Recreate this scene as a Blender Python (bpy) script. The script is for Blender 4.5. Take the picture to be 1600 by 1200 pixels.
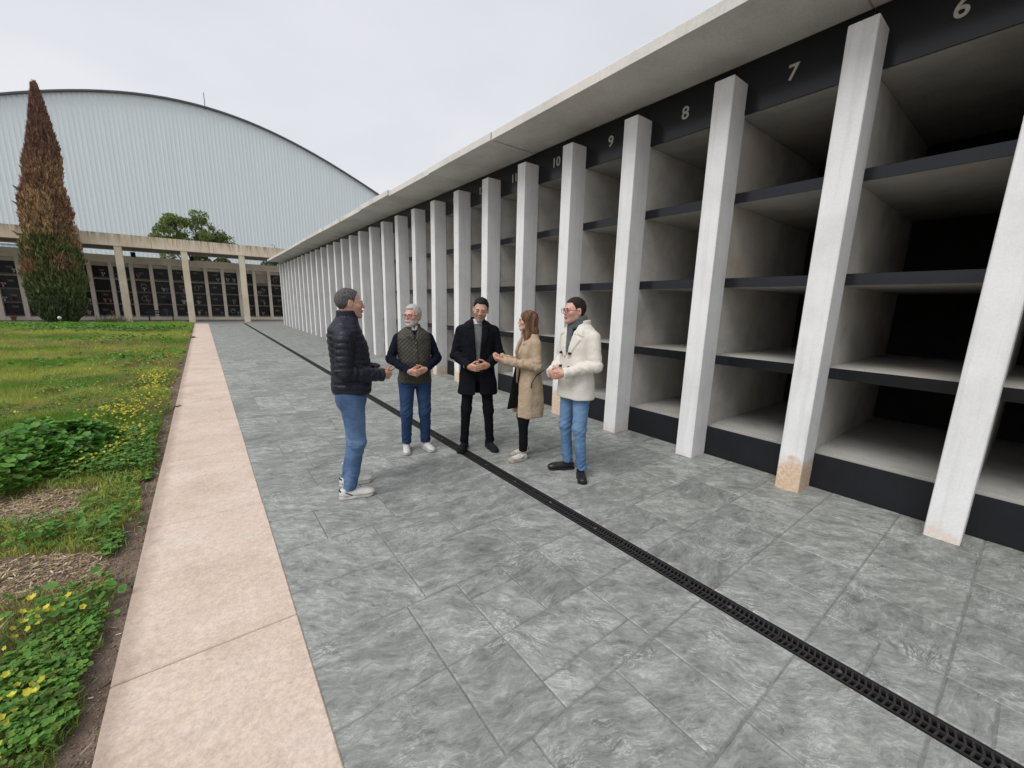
import bpy, bmesh, math, random
import numpy as np
from mathutils import Vector, Matrix
R_ = math.radians
rng = np.random.default_rng(7)
random.seed(7)
for o in list(bpy.data.objects): bpy.data.objects.remove(o)
scn = bpy.context.scene
COL = scn.collection

# ------------------------------------------------------------------ camera
cam = bpy.data.cameras.new('camera'); camo = bpy.data.objects.new('camera', cam); COL.objects.link(camo)
cam.sensor_width = 36; cam.sensor_fit = 'HORIZONTAL'; cam.lens = 627.64/1600*36
cam.clip_start = 0.05; cam.clip_end = 2000
r = Vector((0.79664601, -0.60399491, 0.02335133)); u = Vector((0.09824636, 0.16750864, 0.98096305)); f = Vector((0.59640824, 0.77918612, -0.19278539))
camo.matrix_world = Matrix(((r.x, u.x, -f.x, 0), (r.y, u.y, -f.y, 0), (r.z, u.z, -f.z, 1.65), (0, 0, 0, 1)))
scn.camera = camo
# ------------------------------------------------------------------ world, overcast
SUN_EL, SUN_AZ = 52, 262     # sun to the left of the walk, behind thin cloud
w = bpy.data.worlds.new('World'); scn.world = w; w.use_nodes = True
nt = w.node_tree; nt.nodes.clear()
out = nt.nodes.new('ShaderNodeOutputWorld'); bg = nt.nodes.new('ShaderNodeBackground'); bg.inputs['Strength'].default_value = 0.1
sky = nt.nodes.new('ShaderNodeTexSky'); sky.sky_type = 'NISHITA'; sky.sun_disc = False
sky.sun_elevation = R_(SUN_EL); sky.sun_rotation = R_(SUN_AZ)
hs = nt.nodes.new('ShaderNodeHueSaturation'); hs.inputs['Saturation'].default_value = 0.25
tc = nt.nodes.new('ShaderNodeTexCoord'); mp = nt.nodes.new('ShaderNodeMapping'); mp.inputs['Scale'].default_value = (1.2, 1.2, 3.0)
nz = nt.nodes.new('ShaderNodeTexNoise'); nz.inputs['Scale'].default_value = 1.6; nz.inputs['Detail'].default_value = 4; nz.inputs['Roughness'].default_value = .45
cr = nt.nodes.new('ShaderNodeValToRGB'); cr.color_ramp.elements[0].position = .3; cr.color_ramp.elements[1].position = .7
cr.color_ramp.elements[0].color = (5.25, 5.4, 5.85, 1); cr.color_ramp.elements[1].color = (6.35, 6.45, 6.75, 1)
mx = nt.nodes.new('ShaderNodeMixRGB'); mx.inputs[0].default_value = .93
L = nt.links.new
L(sky.outputs[0], hs.inputs['Color']); L(tc.outputs['Generated'], mp.inputs[0]); L(mp.outputs[0], nz.inputs['Vector']); L(nz.outputs[0], cr.inputs[0])
L(hs.outputs[0], mx.inputs[1]); L(cr.outputs[0], mx.inputs[2]); L(mx.outputs[0], bg.inputs[0]); L(bg.outputs[0], out.inputs[0])
# ------------------------------------------------------------------ sun through cloud
sl = bpy.data.lights.new('sun', 'SUN'); sl.energy = 1.5; sl.angle = R_(35); sl.color = (1, .97, .93)
so = bpy.data.objects.new('sun', sl); COL.objects.link(so)
az, el = R_(SUN_AZ), R_(SUN_EL)
sd = Vector((math.sin(az)*math.cos(el), math.cos(az)*math.cos(el), math.sin(el)))
so.rotation_euler = sd.to_track_quat('Z', 'Y').to_euler(); so.location = (-20, -5, 30)
vs = scn.view_settings; vs.view_transform = 'Standard'; vs.look = 'None'; vs.gamma = 1; vs.exposure = 0.44; vs.use_curve_mapping = False

# ================================================================== helpers
def props(o, label=None, cat=None, group=None, kind=None):
    if label: o['label'] = label
    if cat: o['category'] = cat
    if group: o['group'] = group
    if kind: o['kind'] = kind
    return o
def empty(name, loc=(0, 0, 0), rz=0, **k):
    o = bpy.data.objects.new(name, None); COL.objects.link(o); o.location = loc; o.rotation_euler = (0, 0, rz)
    o.empty_display_size = .1
    return props(o, **k)
def meshobj(name, me, m=None, parent=None, loc=(0, 0, 0), **k):
    o = bpy.data.objects.new(name, me); COL.objects.link(o); o.location = loc
    if m and not me.materials: me.materials.append(m)
    if parent: o.parent = parent
    return props(o, **k)
def pyd(name, v, fcs, smooth=False):
    me = bpy.data.meshes.new(name); me.from_pydata([tuple(p) for p in v], [], [tuple(q) for q in fcs]); me.update()
    if smooth: me.polygons.foreach_set('use_smooth', [True]*len(me.polygons))
    return me
def npmesh(name, v, quads=None, tris=None, smooth=False, col=None):
    v = np.asarray(v, np.float32); me = bpy.data.meshes.new(name)
    nq = 0 if quads is None else len(quads); ntr = 0 if tris is None else len(tris)
    me.vertices.add(len(v)); me.vertices.foreach_set('co', v.ravel())
    me.loops.add(nq*4+ntr*3)
    idx = np.concatenate([np.asarray(a, np.int32).ravel() for a in (quads, tris) if a is not None and len(a)])
    me.loops.foreach_set('vertex_index', idx)
    me.polygons.add(nq+ntr)
    st = np.concatenate([np.arange(nq)*4, nq*4+np.arange(ntr)*3]).astype(np.int32)
    me.polygons.foreach_set('loop_start', st)
    if smooth: me.polygons.foreach_set('use_smooth', np.ones(nq+ntr, bool))
    if col is not None:
        a = me.color_attributes.new('Col', 'FLOAT_COLOR', 'POINT')
        c = np.ones((len(v), 4), np.float32); c[:, :3] = col; a.data.foreach_set('color', c.ravel())
    me.update(calc_edges=True); me.validate()
    return me
class MB:
    """collects shapes for ONE mesh"""
    def __init__(s): s.v = []; s.f = []
    def add(s, v, f):
        n = len(s.v); s.v += [tuple(p) for p in v]; s.f += [tuple(i+n for i in q) for q in f]; return s
    def box(s, a, b):
        (x0, y0, z0), (x1, y1, z1) = a, b
        return s.add([(x0, y0, z0), (x1, y0, z0), (x1, y1, z0), (x0, y1, z0), (x0, y0, z1), (x1, y0, z1), (x1, y1, z1), (x0, y1, z1)],
              [(0, 3, 2, 1), (4, 5, 6, 7), (0, 1, 5, 4), (1, 2, 6, 5), (2, 3, 7, 6), (3, 0, 4, 7)])
    def cbox(s, a, b, c=.004):
        """box with chamfered vertical edges and top edge"""
        (x0, y0, z0), (x1, y1, z1) = a, b
        def ring(i, z): return [(x0+i, y0, z), (x1-i, y0, z), (x1, y0+i, z), (x1, y1-i, z), (x1-i, y1, z), (x0+i, y1, z), (x0, y1-i, z), (x0, y0+i, z)]
        def top(z): 
            return [(x0+c, y0+c*.4, z), (x1-c, y0+c*.4, z), (x1-c*.4, y0+c, z), (x1-c*.4, y1-c, z), (x1-c, y1-c*.4, z), (x0+c, y1-c*.4, z), (x0+c*.4, y1-c, z), (x0+c*.4, y0+c, z)]
        v = ring(c, z0)+ring(c, z1-c)+[(x0+c*1.4, y0+c, z1), (x1-c*1.4, y0+c, z1), (x1-c, y0+c*1.4, z1), (x1-c, y1-c*1.4, z1), (x1-c*1.4, y1-c, z1), (x0+c*1.4, y1-c, z1), (x0+c, y1-c*1.4, z1), (x0+c, y0+c*1.4, z1)]
        fs = [tuple(range(7, -1, -1)), tuple(range(16, 24))]
        for i in range(8):
            j = (i+1) % 8; fs += [(i, j, 8+j, 8+i), (8+i, 8+j, 16+j, 16+i)]
        return s.add(v, fs)
    def tube(s, pts, rad, n=8, cap=True):
        pts = [Vector(p) for p in pts]; rs = rad if isinstance(rad, (list, tuple)) else [rad]*len(pts)
        v = []; prev = None
        for i, p in enumerate(pts):
            d = (pts[min(i+1, len(pts)-1)]-pts[max(i-1, 0)]).normalized()
            a = prev if prev is not None else (Vector((0, 0, 1)) if abs(d.z) < .9 else Vector((1, 0, 0)))
            a = (a-d*a.dot(d)).normalized(); b = d.cross(a); prev = a
            for k in range(n):
                t = 2*math.pi*k/n; v.append(p+(a*math.cos(t)+b*math.sin(t))*rs[i])
        fs = []
        for i in range(len(pts)-1):
            for k in range(n):
                j = (k+1) % n; fs.append((i*n+k, i*n+j, (i+1)*n+j, (i+1)*n+k))
        if cap: fs += [tuple(range(n-1, -1, -1)), tuple(range((len(pts)-1)*n, len(pts)*n))]
        return s.add(v, fs)
    def mesh(s, name, smooth=False): return pyd(name, s.v, s.f, smooth)
    def obj(s, name, m, parent=None, smooth=False, loc=(0, 0, 0), **k): return meshobj(name, s.mesh(name, smooth), m, parent, loc, **k)

# ---------------------------------------------------------------- materials
def newmat(name):
    m = bpy.data.materials.new(name); m.use_nodes = True; n = m.node_tree.nodes; b = n['Principled BSDF']; return m, n, m.node_tree.links.new, b
def noise(n, l, vec, scale, detail=4, rough=.55, dist=0):
    t = n.new('ShaderNodeTexNoise'); t.inputs['Scale'].default_value = scale; t.inputs['Detail'].default_value = detail
    t.inputs['Roughness'].default_value = rough; t.inputs['Distortion'].default_value = dist
    if vec is not None: l(vec, t.inputs['Vector'])
    return t.outputs[0]
def ramp(n, l, fac, stops):
    c = n.new('ShaderNodeValToRGB'); e = c.color_ramp.elements
    while len(e) < len(stops): e.new(.5)
    for i, (p, cc) in enumerate(stops):
        e[i].position = p; e[i].color = (*(cc if hasattr(cc, '__len__') else (cc,)*3), 1)
    l(fac, c.inputs[0]); return c.outputs[0]
def mixc(n, l, fac, a, b, mode='MIX'):
    m = n.new('ShaderNodeMixRGB'); m.blend_type = mode
    for i, x in ((0, fac), (1, a), (2, b)):
        if isinstance(x, bpy.types.NodeSocket): l(x, m.inputs[i])
        elif i == 0: m.inputs[0].default_value = x
        else: m.inputs[i].default_value = (*x, 1)
    return m.outputs[0]
def mathn(n, l, op, a, b=0.0, c=None, clamp=False):
    m = n.new('ShaderNodeMath'); m.operation = op; m.use_clamp = clamp
    for i, x in enumerate((a, b) if c is None else (a, b, c)):
        if isinstance(x, bpy.types.NodeSocket): l(x, m.inputs[i])
        else: m.inputs[i].default_value = x
    return m.outputs[0]
def coords(n, l, kind='Object', scale=(1, 1, 1), rot=(0, 0, 0), perobj=0, world=False):
    if world: g = n.new('ShaderNodeNewGeometry'); o = g.outputs['Position']
    else: t = n.new('ShaderNodeTexCoord'); o = t.outputs[kind]
    mp = n.new('ShaderNodeMapping'); mp.inputs['Scale'].default_value = scale; mp.inputs['Rotation'].default_value = rot
    l(o, mp.inputs[0])
    if perobj:
        oi = n.new('ShaderNodeObjectInfo'); k = mathn(n, l, 'MULTIPLY', oi.outputs['Random'], perobj)
        cx = n.new('ShaderNodeCombineXYZ'); l(k, cx.inputs[0]); l(k, cx.inputs[1]); l(k, cx.inputs[2]); l(cx.outputs[0], mp.inputs['Location'])
    return mp.outputs[0]
def bump(n, l, b, h, strength=.3, dist=.01):
    p = n.new('ShaderNodeBump'); p.inputs['Strength'].default_value = strength; p.inputs['Distance'].default_value = dist
    l(h, p.inputs['Height']); l(p.outputs[0], b.inputs['Normal']); return p
def simple(name, c1, c2=None, scale=6, rough=.8, bs=.2, bd=.004, bscale=None, stretch=(1, 1, 1), spec=.3, world=False, lo=.35, hi=.65, metal=0, detail=6):
    m, n, l, b = newmat(name); c2 = c2 or tuple(x*.8 for x in c1)
    v = coords(n, l, 'Object', stretch, world=world)
    nn = noise(n, l, v, scale, detail); l(ramp(n, l, nn, [(lo, c2), (hi, c1)]), b.inputs['Base Color'])
    b.inputs['Roughness'].default_value = rough; b.inputs['Specular IOR Level'].default_value = spec; b.inputs['Metallic'].default_value = metal
    if bs: bump(n, l, b, noise(n, l, v, bscale or scale*8, 4), bs, bd)
    return m
def concrete(name, base, warm, dark, stain=0, scale=1.0, bs=.25, rough=.85):
    """cast concrete: cloudy tone, warm patches, pinholes, faint streaks"""
    m, n, l, b = newmat(name); v = coords(n, l, world=True, perobj=0)
    big = noise(n, l, v, 1.3*scale, 5, .6); c = ramp(n, l, big, [(.35, dark), (.55, base), (.75, tuple(min(1, x*1.08) for x in base))])
    wm = ramp(n, l, noise(n, l, v, .7*scale, 3), [(.5, 0.0), (.7, 1.0)]); c = mixc(n, l, mathn(n, l, 'MULTIPLY', wm, .5), c, warm)
    fine = noise(n, l, v, 45*scale, 5, .7); c = mixc(n, l, .35, c, ramp(n, l, fine, [(.3, .55), (.6, 1.0)]), 'MULTIPLY')
    vo = n.new('ShaderNodeTexVoronoi'); vo.inputs['Scale'].default_value = 14; l(v, vo.inputs['Vector'])
    pit = ramp(n, l, vo.outputs['Distance'], [(.03, .35), (.06, 1.0)]); c = mixc(n, l, .5, c, pit, 'MULTIPLY')
    l(c, b.inputs['Base Color']); b.inputs['Roughness'].default_value = rough; b.inputs['Specular IOR Level'].default_value = .25
    h = mathn(n, l, 'ADD', fine, mathn(n, l, 'MULTIPLY', pit, .6)); bump(n, l, b, h, bs, .003)
    return m

def mat_pillar():
    m, n, l, b = newmat('white_painted_concrete'); v = coords(n, l, world=True)
    base = ramp(n, l, noise(n, l, v, 2.2, 6, .65), [(.3, (.74, .74, .73)), (.55, (.84, .84, .84)), (.8, (.87, .87, .875))])
    # scuffs
    vs_ = coords(n, l, world=True, scale=(1, 1, 2.6))
    sc = ramp(n, l, noise(n, l, vs_, 9, 8, .75, .6), [(.64, 0.0), (.72, 1.0)])
    msk = ramp(n, l, noise(n, l, v, 1.1, 2), [(.52, 0.0), (.62, 1.0)])
    base = mixc(n, l, mathn(n, l, 'MULTIPLY', mathn(n, l, 'MULTIPLY', sc, msk), .55), base, (.36, .36, .37))
    fine = noise(n, l, v, 60, 5, .7); base = mixc(n, l, .2, base, ramp(n, l, fine, [(.3, .6), (.6, 1.0)]), 'MULTIPLY')
    rs_ = ramp(n, l, noise(n, l, coords(n, l, world=True, scale=(7, 7, .35)), 2.2, 5, .65), [(.50, 1.0), (.68, .80)]); base = mixc(n, l, .5, base, rs_, 'MULTIPLY')
    # rising damp: ochre stain at the foot, different on each pillar
    oi = n.new('ShaderNodeObjectInfo'); tco = n.new('ShaderNodeTexCoord'); sep = n.new('ShaderNodeSeparateXYZ'); l(tco.outputs['Object'], sep.inputs[0])
    sepc = n.new('ShaderNodeSeparateColor'); l(oi.outputs['Color'], sepc.inputs[0]); amt = sepc.outputs[1]
    edge = mathn(n, l, 'MULTIPLY', mathn(n, l, 'SUBTRACT', noise(n, l, v, 7, 5, .65), .5), .55)
    t = mathn(n, l, 'SUBTRACT', mathn(n, l, 'ADD', amt, edge), sep.outputs['Z'])
    t = mathn(n, l, 'MULTIPLY', t, 7, clamp=True)
    sp = ramp(n, l, noise(n, l, v, 38, 4, .7), [(.35, .45), (.6, 1.0)])
    och = mixc(n, l, noise(n, l, v, 12, 3), (.66, .50, .34), (.62, .36, .18))
    onf = sepc.outputs[0]
    base = mixc(n, l, mathn(n, l, 'MULTIPLY', mathn(n, l, 'MULTIPLY', t, sp), onf), base, och)
    l(base, b.inputs['Base Color']); b.inputs['Roughness'].default_value = .7; b.inputs['Specular IOR Level'].default_value = .3
    bump(n, l, b, mathn(n, l, 'ADD', fine, noise(n, l, v, 8, 4)), .22, .004)
    return m
def mat_paving(joint=False):
    m, n, l, b = newmat('stamped_concrete'); 
    geo = n.new('ShaderNodeNewGeometry'); oi = n.new('ShaderNodeObjectInfo')
    rot = n.new('ShaderNodeVectorRotate'); rot.rotation_type = 'Z_AXIS'; l(geo.outputs['Position'], rot.inputs['Vector'])
    ang = mathn(n, l, 'ADD', mathn(n, l, 'MULTIPLY', oi.outputs['Random'], 1.3), -.2); l(ang, rot.inputs['Angle'])
    ofs = n.new('ShaderNodeVectorMath'); ofs.operation = 'ADD'; l(rot.outputs[0], ofs.inputs[0])
    cx = n.new('ShaderNodeCombineXYZ'); k = mathn(n, l, 'MULTIPLY', oi.outputs['Random'], 37.0); l(k, cx.inputs[0]); l(k, cx.inputs[2]); l(cx.outputs[0], ofs.inputs[1])
    # warp
    wn = n.new('ShaderNodeTexNoise'); wn.inputs['Scale'].default_value = 3.4; wn.inputs['Detail'].default_value = 3; l(ofs.outputs[0], wn.inputs['Vector'])
    wv = n.new('ShaderNodeVectorMath'); wv.operation = 'SUBTRACT'; l(wn.outputs['Color'], wv.inputs[0]); wv.inputs[1].default_value = (.5, .5, .5)
    ws = n.new('ShaderNodeVectorMath'); ws.operation = 'SCALE'; l(wv.outputs[0], ws.inputs[0]); ws.inputs['Scale'].default_value = .20
    wa = n.new('ShaderNodeVectorMath'); wa.operation = 'ADD'; l(ofs.outputs[0], wa.inputs[0]); l(ws.outputs[0], wa.inputs[1])
    wn2 = n.new('ShaderNodeTexNoise'); wn2.inputs['Scale'].default_value = 12; wn2.inputs['Detail'].default_value = 2; l(ofs.outputs[0], wn2.inputs['Vector'])
    wv2 = n.new('ShaderNodeVectorMath'); wv2.operation = 'SUBTRACT'; l(wn2.outputs['Color'], wv2.inputs[0]); wv2.inputs[1].default_value = (.5, .5, .5)
    ws2 = n.new('ShaderNodeVectorMath'); ws2.operation = 'SCALE'; l(wv2.outputs[0], ws2.inputs[0]); ws2.inputs['Scale'].default_value = .05
    wa2 = n.new('ShaderNodeVectorMath'); wa2.operation = 'ADD'; l(wa.outputs[0], wa2.inputs[0]); l(ws2.outputs[0], wa2.inputs[1])
    mp = n.new('ShaderNodeMapping'); mp.inputs['Scale'].default_value = (1, 2.8, 1); l(wa2.outputs[0], mp.inputs[0])
    st = mathn(n, l, 'ADD', mathn(n, l, 'MULTIPLY', noise(n, l, mp.outputs[0], 15, 12, .82), .62), mathn(n, l, 'MULTIPLY', noise(n, l, mp.outputs[0], 4.5, 6, .6), .38))
    base = ramp(n, l, st, [(.37, (.125, .133, .122)), (.46, (.225, .234, .220)), (.53, (.300, .308, .292)), (.62, (.46, .465, .445))])
    big = noise(n, l, coords(n, l, world=True), .8, 4, .6)
    base = mixc(n, l, .8, base, ramp(n, l, big, [(.3, (.84, .86, .85)), (.7, (1.10, 1.10, 1.09))]), 'MULTIPLY')
    patch = noise(n, l, coords(n, l, world=True), 9, 6, .7)
    base = mixc(n, l, .35, base, ramp(n, l, patch, [(.35, .62), (.62, 1.15)]), 'MULTIPLY')
    mid = noise(n, l, coords(n, l, world=True, perobj=0), 3.1, 8, .72, .3); lt = noise(n, l, mp.outputs[0], 34, 8, .78)
    hl = mathn(n, l, 'MULTIPLY', ramp(n, l, mid, [(.50, 0.0), (.62, 1.0)]), ramp(n, l, lt, [(.51, 0.0), (.55, 1.0)]))
    base = mixc(n, l, mathn(n, l, 'MULTIPLY', hl, .6), base, (.62, .63, .615))
    dkm = ramp(n, l, noise(n, l, coords(n, l, world=True), 2.2, 6, .7, .2), [(.56, 0.0), (.70, 1.0)]); base = mixc(n, l, mathn(n, l, 'MULTIPLY', dkm, .30), base, (.130, .145, .136))
    base = mixc(n, l, 1.0, base, ramp(n, l, oi.outputs['Random'], [(0, .86), (1, 1.12)]), 'MULTIPLY')
    spk = ramp(n, l, noise(n, l, coords(n, l, world=True), 55, 3, .8), [(.70, 0.0), (.76, 1.0)])
    base = mixc(n, l, mathn(n, l, 'MULTIPLY', spk, .35), base, (.55, .56, .56))
    if joint: base = mixc(n, l, .55, base, (.14, .148, .14))
    l(base, b.inputs['Base Color']); b.inputs['Roughness'].default_value = .62; b.inputs['Specular IOR Level'].default_value = .35
    rr = ramp(n, l, st, [(.3, .5), (.7, .75)]); l(rr, b.inputs['Roughness'])
    bump(n, l, b, mathn(n, l, 'ADD', st, mathn(n, l, 'MULTIPLY', patch, .5)), .45, .006)
    return m
def mat_kerb():
    m, n, l, b = newmat('pink_sandstone'); v = coords(n, l, world=True, perobj=0)
    base = ramp(n, l, noise(n, l, v, 2.0, 7, .7), [(.3, (.55, .43, .35)), (.5, (.645, .52, .43)), (.7, (.69, .585, .50))])
    f2 = noise(n, l, v, 26, 6, .75); base = mixc(n, l, .55, base, ramp(n, l, f2, [(.32, .70), (.6, 1.08)]), 'MULTIPLY')
    gr = ramp(n, l, noise(n, l, coords(n, l, world=True, scale=(1, 1.6, 1)), 3.4, 7, .72), [(.56, 0.0), (.72, 1.0)])
    base = mixc(n, l, mathn(n, l, 'MULTIPLY', gr, .5), base, (.42, .355, .31))
    vo = n.new('ShaderNodeTexVoronoi'); vo.inputs['Scale'].default_value = 17; l(v, vo.inputs['Vector'])
    base = mixc(n, l, .6, base, ramp(n, l, vo.outputs['Distance'], [(.025, .45), (.05, 1.0)]), 'MULTIPLY')
    sx_ = n.new('ShaderNodeSeparateXYZ'); l(coords(n, l, world=True), sx_.inputs[0]); ed_ = mathn(n, l, 'MULTIPLY', mathn(n, l, 'SUBTRACT', mathn(n, l, 'MULTIPLY', noise(n, l, v, 5, 6, .7), .16), mathn(n, l, 'ADD', sx_.outputs[0], .455)), 14, clamp=True)
    base = mixc(n, l, mathn(n, l, 'MULTIPLY', ed_, .55), base, (.30, .23, .18))
    oi = n.new('ShaderNodeObjectInfo'); base = mixc(n, l, .5, base, ramp(n, l, oi.outputs['Random'], [(0, (.93, .92, .92)), (1, (1.04, 1.04, 1.05))]), 'MULTIPLY')
    l(base, b.inputs['Base Color']); sf_ = noise(n, l, v, 75, 3, .8); bc_ = mixc(n, l, .5, base, ramp(n, l, sf_, [(.36, .72), (.50, 1.0), (.66, 1.12)]), 'MULTIPLY'); l(bc_, b.inputs['Base Color'])
    b.inputs['Roughness'].default_value = .8; b.inputs['Specular IOR Level'].default_value = .2
    bump(n, l, b, mathn(n, l, 'ADD', f2, noise(n, l, v, 90, 3)), .35, .003); return m
def mat_attr(name, rough=.6, trans=0, spec=.3, bscale=0, bs=.2, var=.25, vscale=40):
    m, n, l, b = newmat(name); a = n.new('ShaderNodeAttribute'); a.attribute_name = 'Col'
    v = coords(n, l, 'Object'); c = mixc(n, l, 1, a.outputs['Color'], ramp(n, l, noise(n, l, v, vscale, 4), [(.3, 1-var), (.7, 1+var)]), 'MULTIPLY')
    l(c, b.inputs['Base Color']); b.inputs['Roughness'].default_value = rough; b.inputs['Specular IOR Level'].default_value = spec
    if trans:
        t = n.new('ShaderNodeBsdfTranslucent'); l(c, t.inputs[0]); mxs = n.new('ShaderNodeMixShader'); mxs.inputs[0].default_value = trans
        l(b.outputs[0], mxs.inputs[1]); l(t.outputs[0], mxs.inputs[2]); l(mxs.outputs[0], n['Material Output'].inputs[0])
    if bscale: bump(n, l, b, noise(n, l, v, bscale, 3), bs, .002)
    return m
M = {}
M['pillar'] = mat_pillar()
M['soffit'] = concrete('roof_concrete', (.74, .72, .675), (.68, .62, .53), (.60, .59, .56))
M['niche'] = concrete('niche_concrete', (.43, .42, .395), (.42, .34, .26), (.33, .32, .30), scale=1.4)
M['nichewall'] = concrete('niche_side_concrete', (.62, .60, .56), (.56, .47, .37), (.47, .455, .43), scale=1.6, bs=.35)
M['backwall'] = simple('shade_dark_back_wall', (.03, .029, .028), (.02, .02, .019), 3, .95)  # near-black: the deep shade inside the niches is painted into the wall colour
M['black'] = simple('black_painted_steel', (.008, .009, .013), (.006, .007, .010), 3, .20, .03, .001, spec=.42)
M['plinth'] = simple('dark_plinth_paint', (.012, .013, .017), (.009, .010, .013), 4, .5, .05, .002, spec=.3)
M['number'] = simple('number_enamel', (.50, .48, .42), (.42, .40, .36), 30, .5, 0)
M['pave'] = mat_paving(); M['joint'] = mat_paving(True); M['kerb'] = mat_kerb()
M['grate'] = simple('cast_iron', (.018, .017, .020), (.030, .027, .026), 40, .55, .4, .002, spec=.5)
M['grate_in'] = simple('channel_inside', (.010, .010, .010), (.02, .018, .016), 20, .9)
M['steel'] = simple('bolt_steel', (.35, .35, .37), (.2, .2, .2), 60, .35, 0, metal=.9)
M['oldconc'] = concrete('weathered_concrete', (.82, .73, .57), (.76, .60, .40), (.68, .60, .47))
M['piers'] = concrete('pier_concrete', (.86, .78, .66), (.80, .69, .52), (.74, .68, .58))
M['floorconc'] = concrete('walk_concrete', (.30, .29, .27), (.30, .27, .23), (.23, .22, .21))
def mat_beam():
    m, n, l, b = newmat('streaked_beam_concrete'); v = coords(n, l, world=True); vs_ = coords(n, l, world=True, scale=(5, 5, .25))
    c = ramp(n, l, noise(n, l, v, 1.0, 5), [(.35, (.74, .61, .45)), (.65, (.82, .72, .57))])
    st = noise(n, l, vs_, 1.4, 5, .7); sep = n.new('ShaderNodeSeparateXYZ'); l(coords(n, l, world=True), sep.inputs[0])
    # grime runs down from the top edge of the beam
    g = mathn(n, l, 'MULTIPLY', mathn(n, l, 'SUBTRACT', sep.outputs[2], 4.75), 1.5, clamp=True)
    g = mathn(n, l, 'MULTIPLY', g, ramp(n, l, st, [(.42, 0.0), (.66, 1.0)]), clamp=True)
    c = mixc(n, l, g, c, (.12, .10, .085)); c = mixc(n, l, ramp(n, l, noise(n, l, vs_, 3, 3), [(.55, 0.0), (.7, .5)]), c, (.45, .26, .14))
    l(c, b.inputs['Base Color']); b.inputs['Roughness'].default_value = .9; bump(n, l, b, noise(n, l, v, 30, 4), .3, .004); return m
M['beam'] = mat_beam()
M['clad'] = simple('hall_cladding', (.79, .885, .91), (.755, .855, .88), .5, .6, 0, stretch=(3, 3, .15), spec=.3, world=True)
M['roofmetal'] = simple('hall_roof_edge', (.12, .14, .165), None, 3, .5, 0)
M['darkmetal'] = simple('dark_painted_metal', (.02, .02, .022), None, 8, .5, 0)
M['soil'] = simple('dry_soil', (.25, .19, .15), (.13, .095, .075), 9, .95, 1.0, .02, 60, spec=.1, world=True, detail=8)

# ================================================================== ground and paths
def vnoise(P, scale, seed=0):
    P = np.asarray(P, np.float64)*np.asarray(scale)+seed*17.31
    i = np.floor(P).astype(np.int64); f_ = P-i; f_ = f_*f_*(3-2*f_)
    def h(a):
        x = (a[..., 0]*73856093) ^ (a[..., 1]*19349663)
        if P.shape[-1] > 2: x = x ^ (a[..., 2]*83492791)
        x = (x ^ (x >> 13))*1274126177; return ((x ^ (x >> 16)) & 65535)/65535.0
    o = 0
    D = P.shape[-1]
    for c in range(2**D):
        off = np.array([(c >> d) & 1 for d in range(D)]); wgt = np.prod(np.where(off, f_, 1-f_), axis=-1)
        o = o+wgt*h(i+off)
    return o
def lawn_z(x, y):
    P = np.stack([x, y], -1)
    d = np.clip((-0.55-x)/.6, 0, 1)
    return -.045+d*(.05*vnoise(P, .8, 1)+.045*vnoise(P, 2.3, 2)+.015)+.012*vnoise(P, 9, 3)
meshobj('ground', pyd('ground', [(-600, -600, -.12), (600, -600, -.12), (600, 800, -.12), (-600, 800, -.12)], [(0, 1, 2, 3)]), M['soil'], kind='structure')
xs = -0.476-np.concatenate([np.linspace(0, 2.5, 70), np.linspace(2.6, 40, 60)]); ys = np.concatenate([np.linspace(-8, .9, 12), np.linspace(1, 12, 180), np.linspace(12.2, 33.6, 80)])
X, Y = np.meshgrid(xs, ys, indexing='ij'); Z = lawn_z(X, Y); V = np.stack([X, Y, Z], -1).reshape(-1, 3)
nx, ny = X.shape; ii, jj = np.meshgrid(np.arange(nx-1), np.arange(ny-1), indexing='ij'); a = (ii*ny+jj).ravel()
meshobj('lawn_soil', npmesh('lawn_soil', V, quads=np.stack([a, a+1, a+ny+1, a+ny], -1), smooth=True), M['soil'], kind='structure')

# paved walk: bed, individual stamped stones
XL, XR = .2435, 4.524; DL, DR = 2.167, 2.277
bed = MB(); bed.box((XL, -12, -.10), (DL-.012, 33.4, -.005)); bed.box((DR+.012, -12, -.10), (XR, 33.4, -.005))
bed.box((.25, -12, -.005), (DL-.012, -.86, -.001)); bed.box((DR+.012, -12, -.005), (XR, -.86, -.001))
pav = bed.obj('pavement', M['joint'], kind='structure')
stones = []; rp = .4675; row0 = 2.347
def stone_rows(x0, x1, y0, y1, rs):
    x = x0
    while x < x1-1e-6:
        wv = rs.choice([.31, .44, .5, .62, .75]); 
        if x1-(x+wv) < .25: wv = x1-x
        if rs.random() < .22:
            ym = y0+(y1-y0)*rs.choice([.33, .5, .66]); stones.append((x, y0, x+wv, ym)); stones.append((x, ym, x+wv, y1))
        else: stones.append((x, y0, x+wv, y1))
        x += wv
rs = random.Random(3)
k = -7
while row0+rp*k < 33.3:
    y0 = row0+rp*k; y1 = min(y0+rp, 33.4)
    stone_rows(XL+rs.uniform(0, .0), DL-.012, y0, y1, rs); stone_rows(DR+.012, XR, y0, y1, rs); k += 1
stones.sort(key=lambda s_: s_[1])
g = .0026; far = MB()
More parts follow.
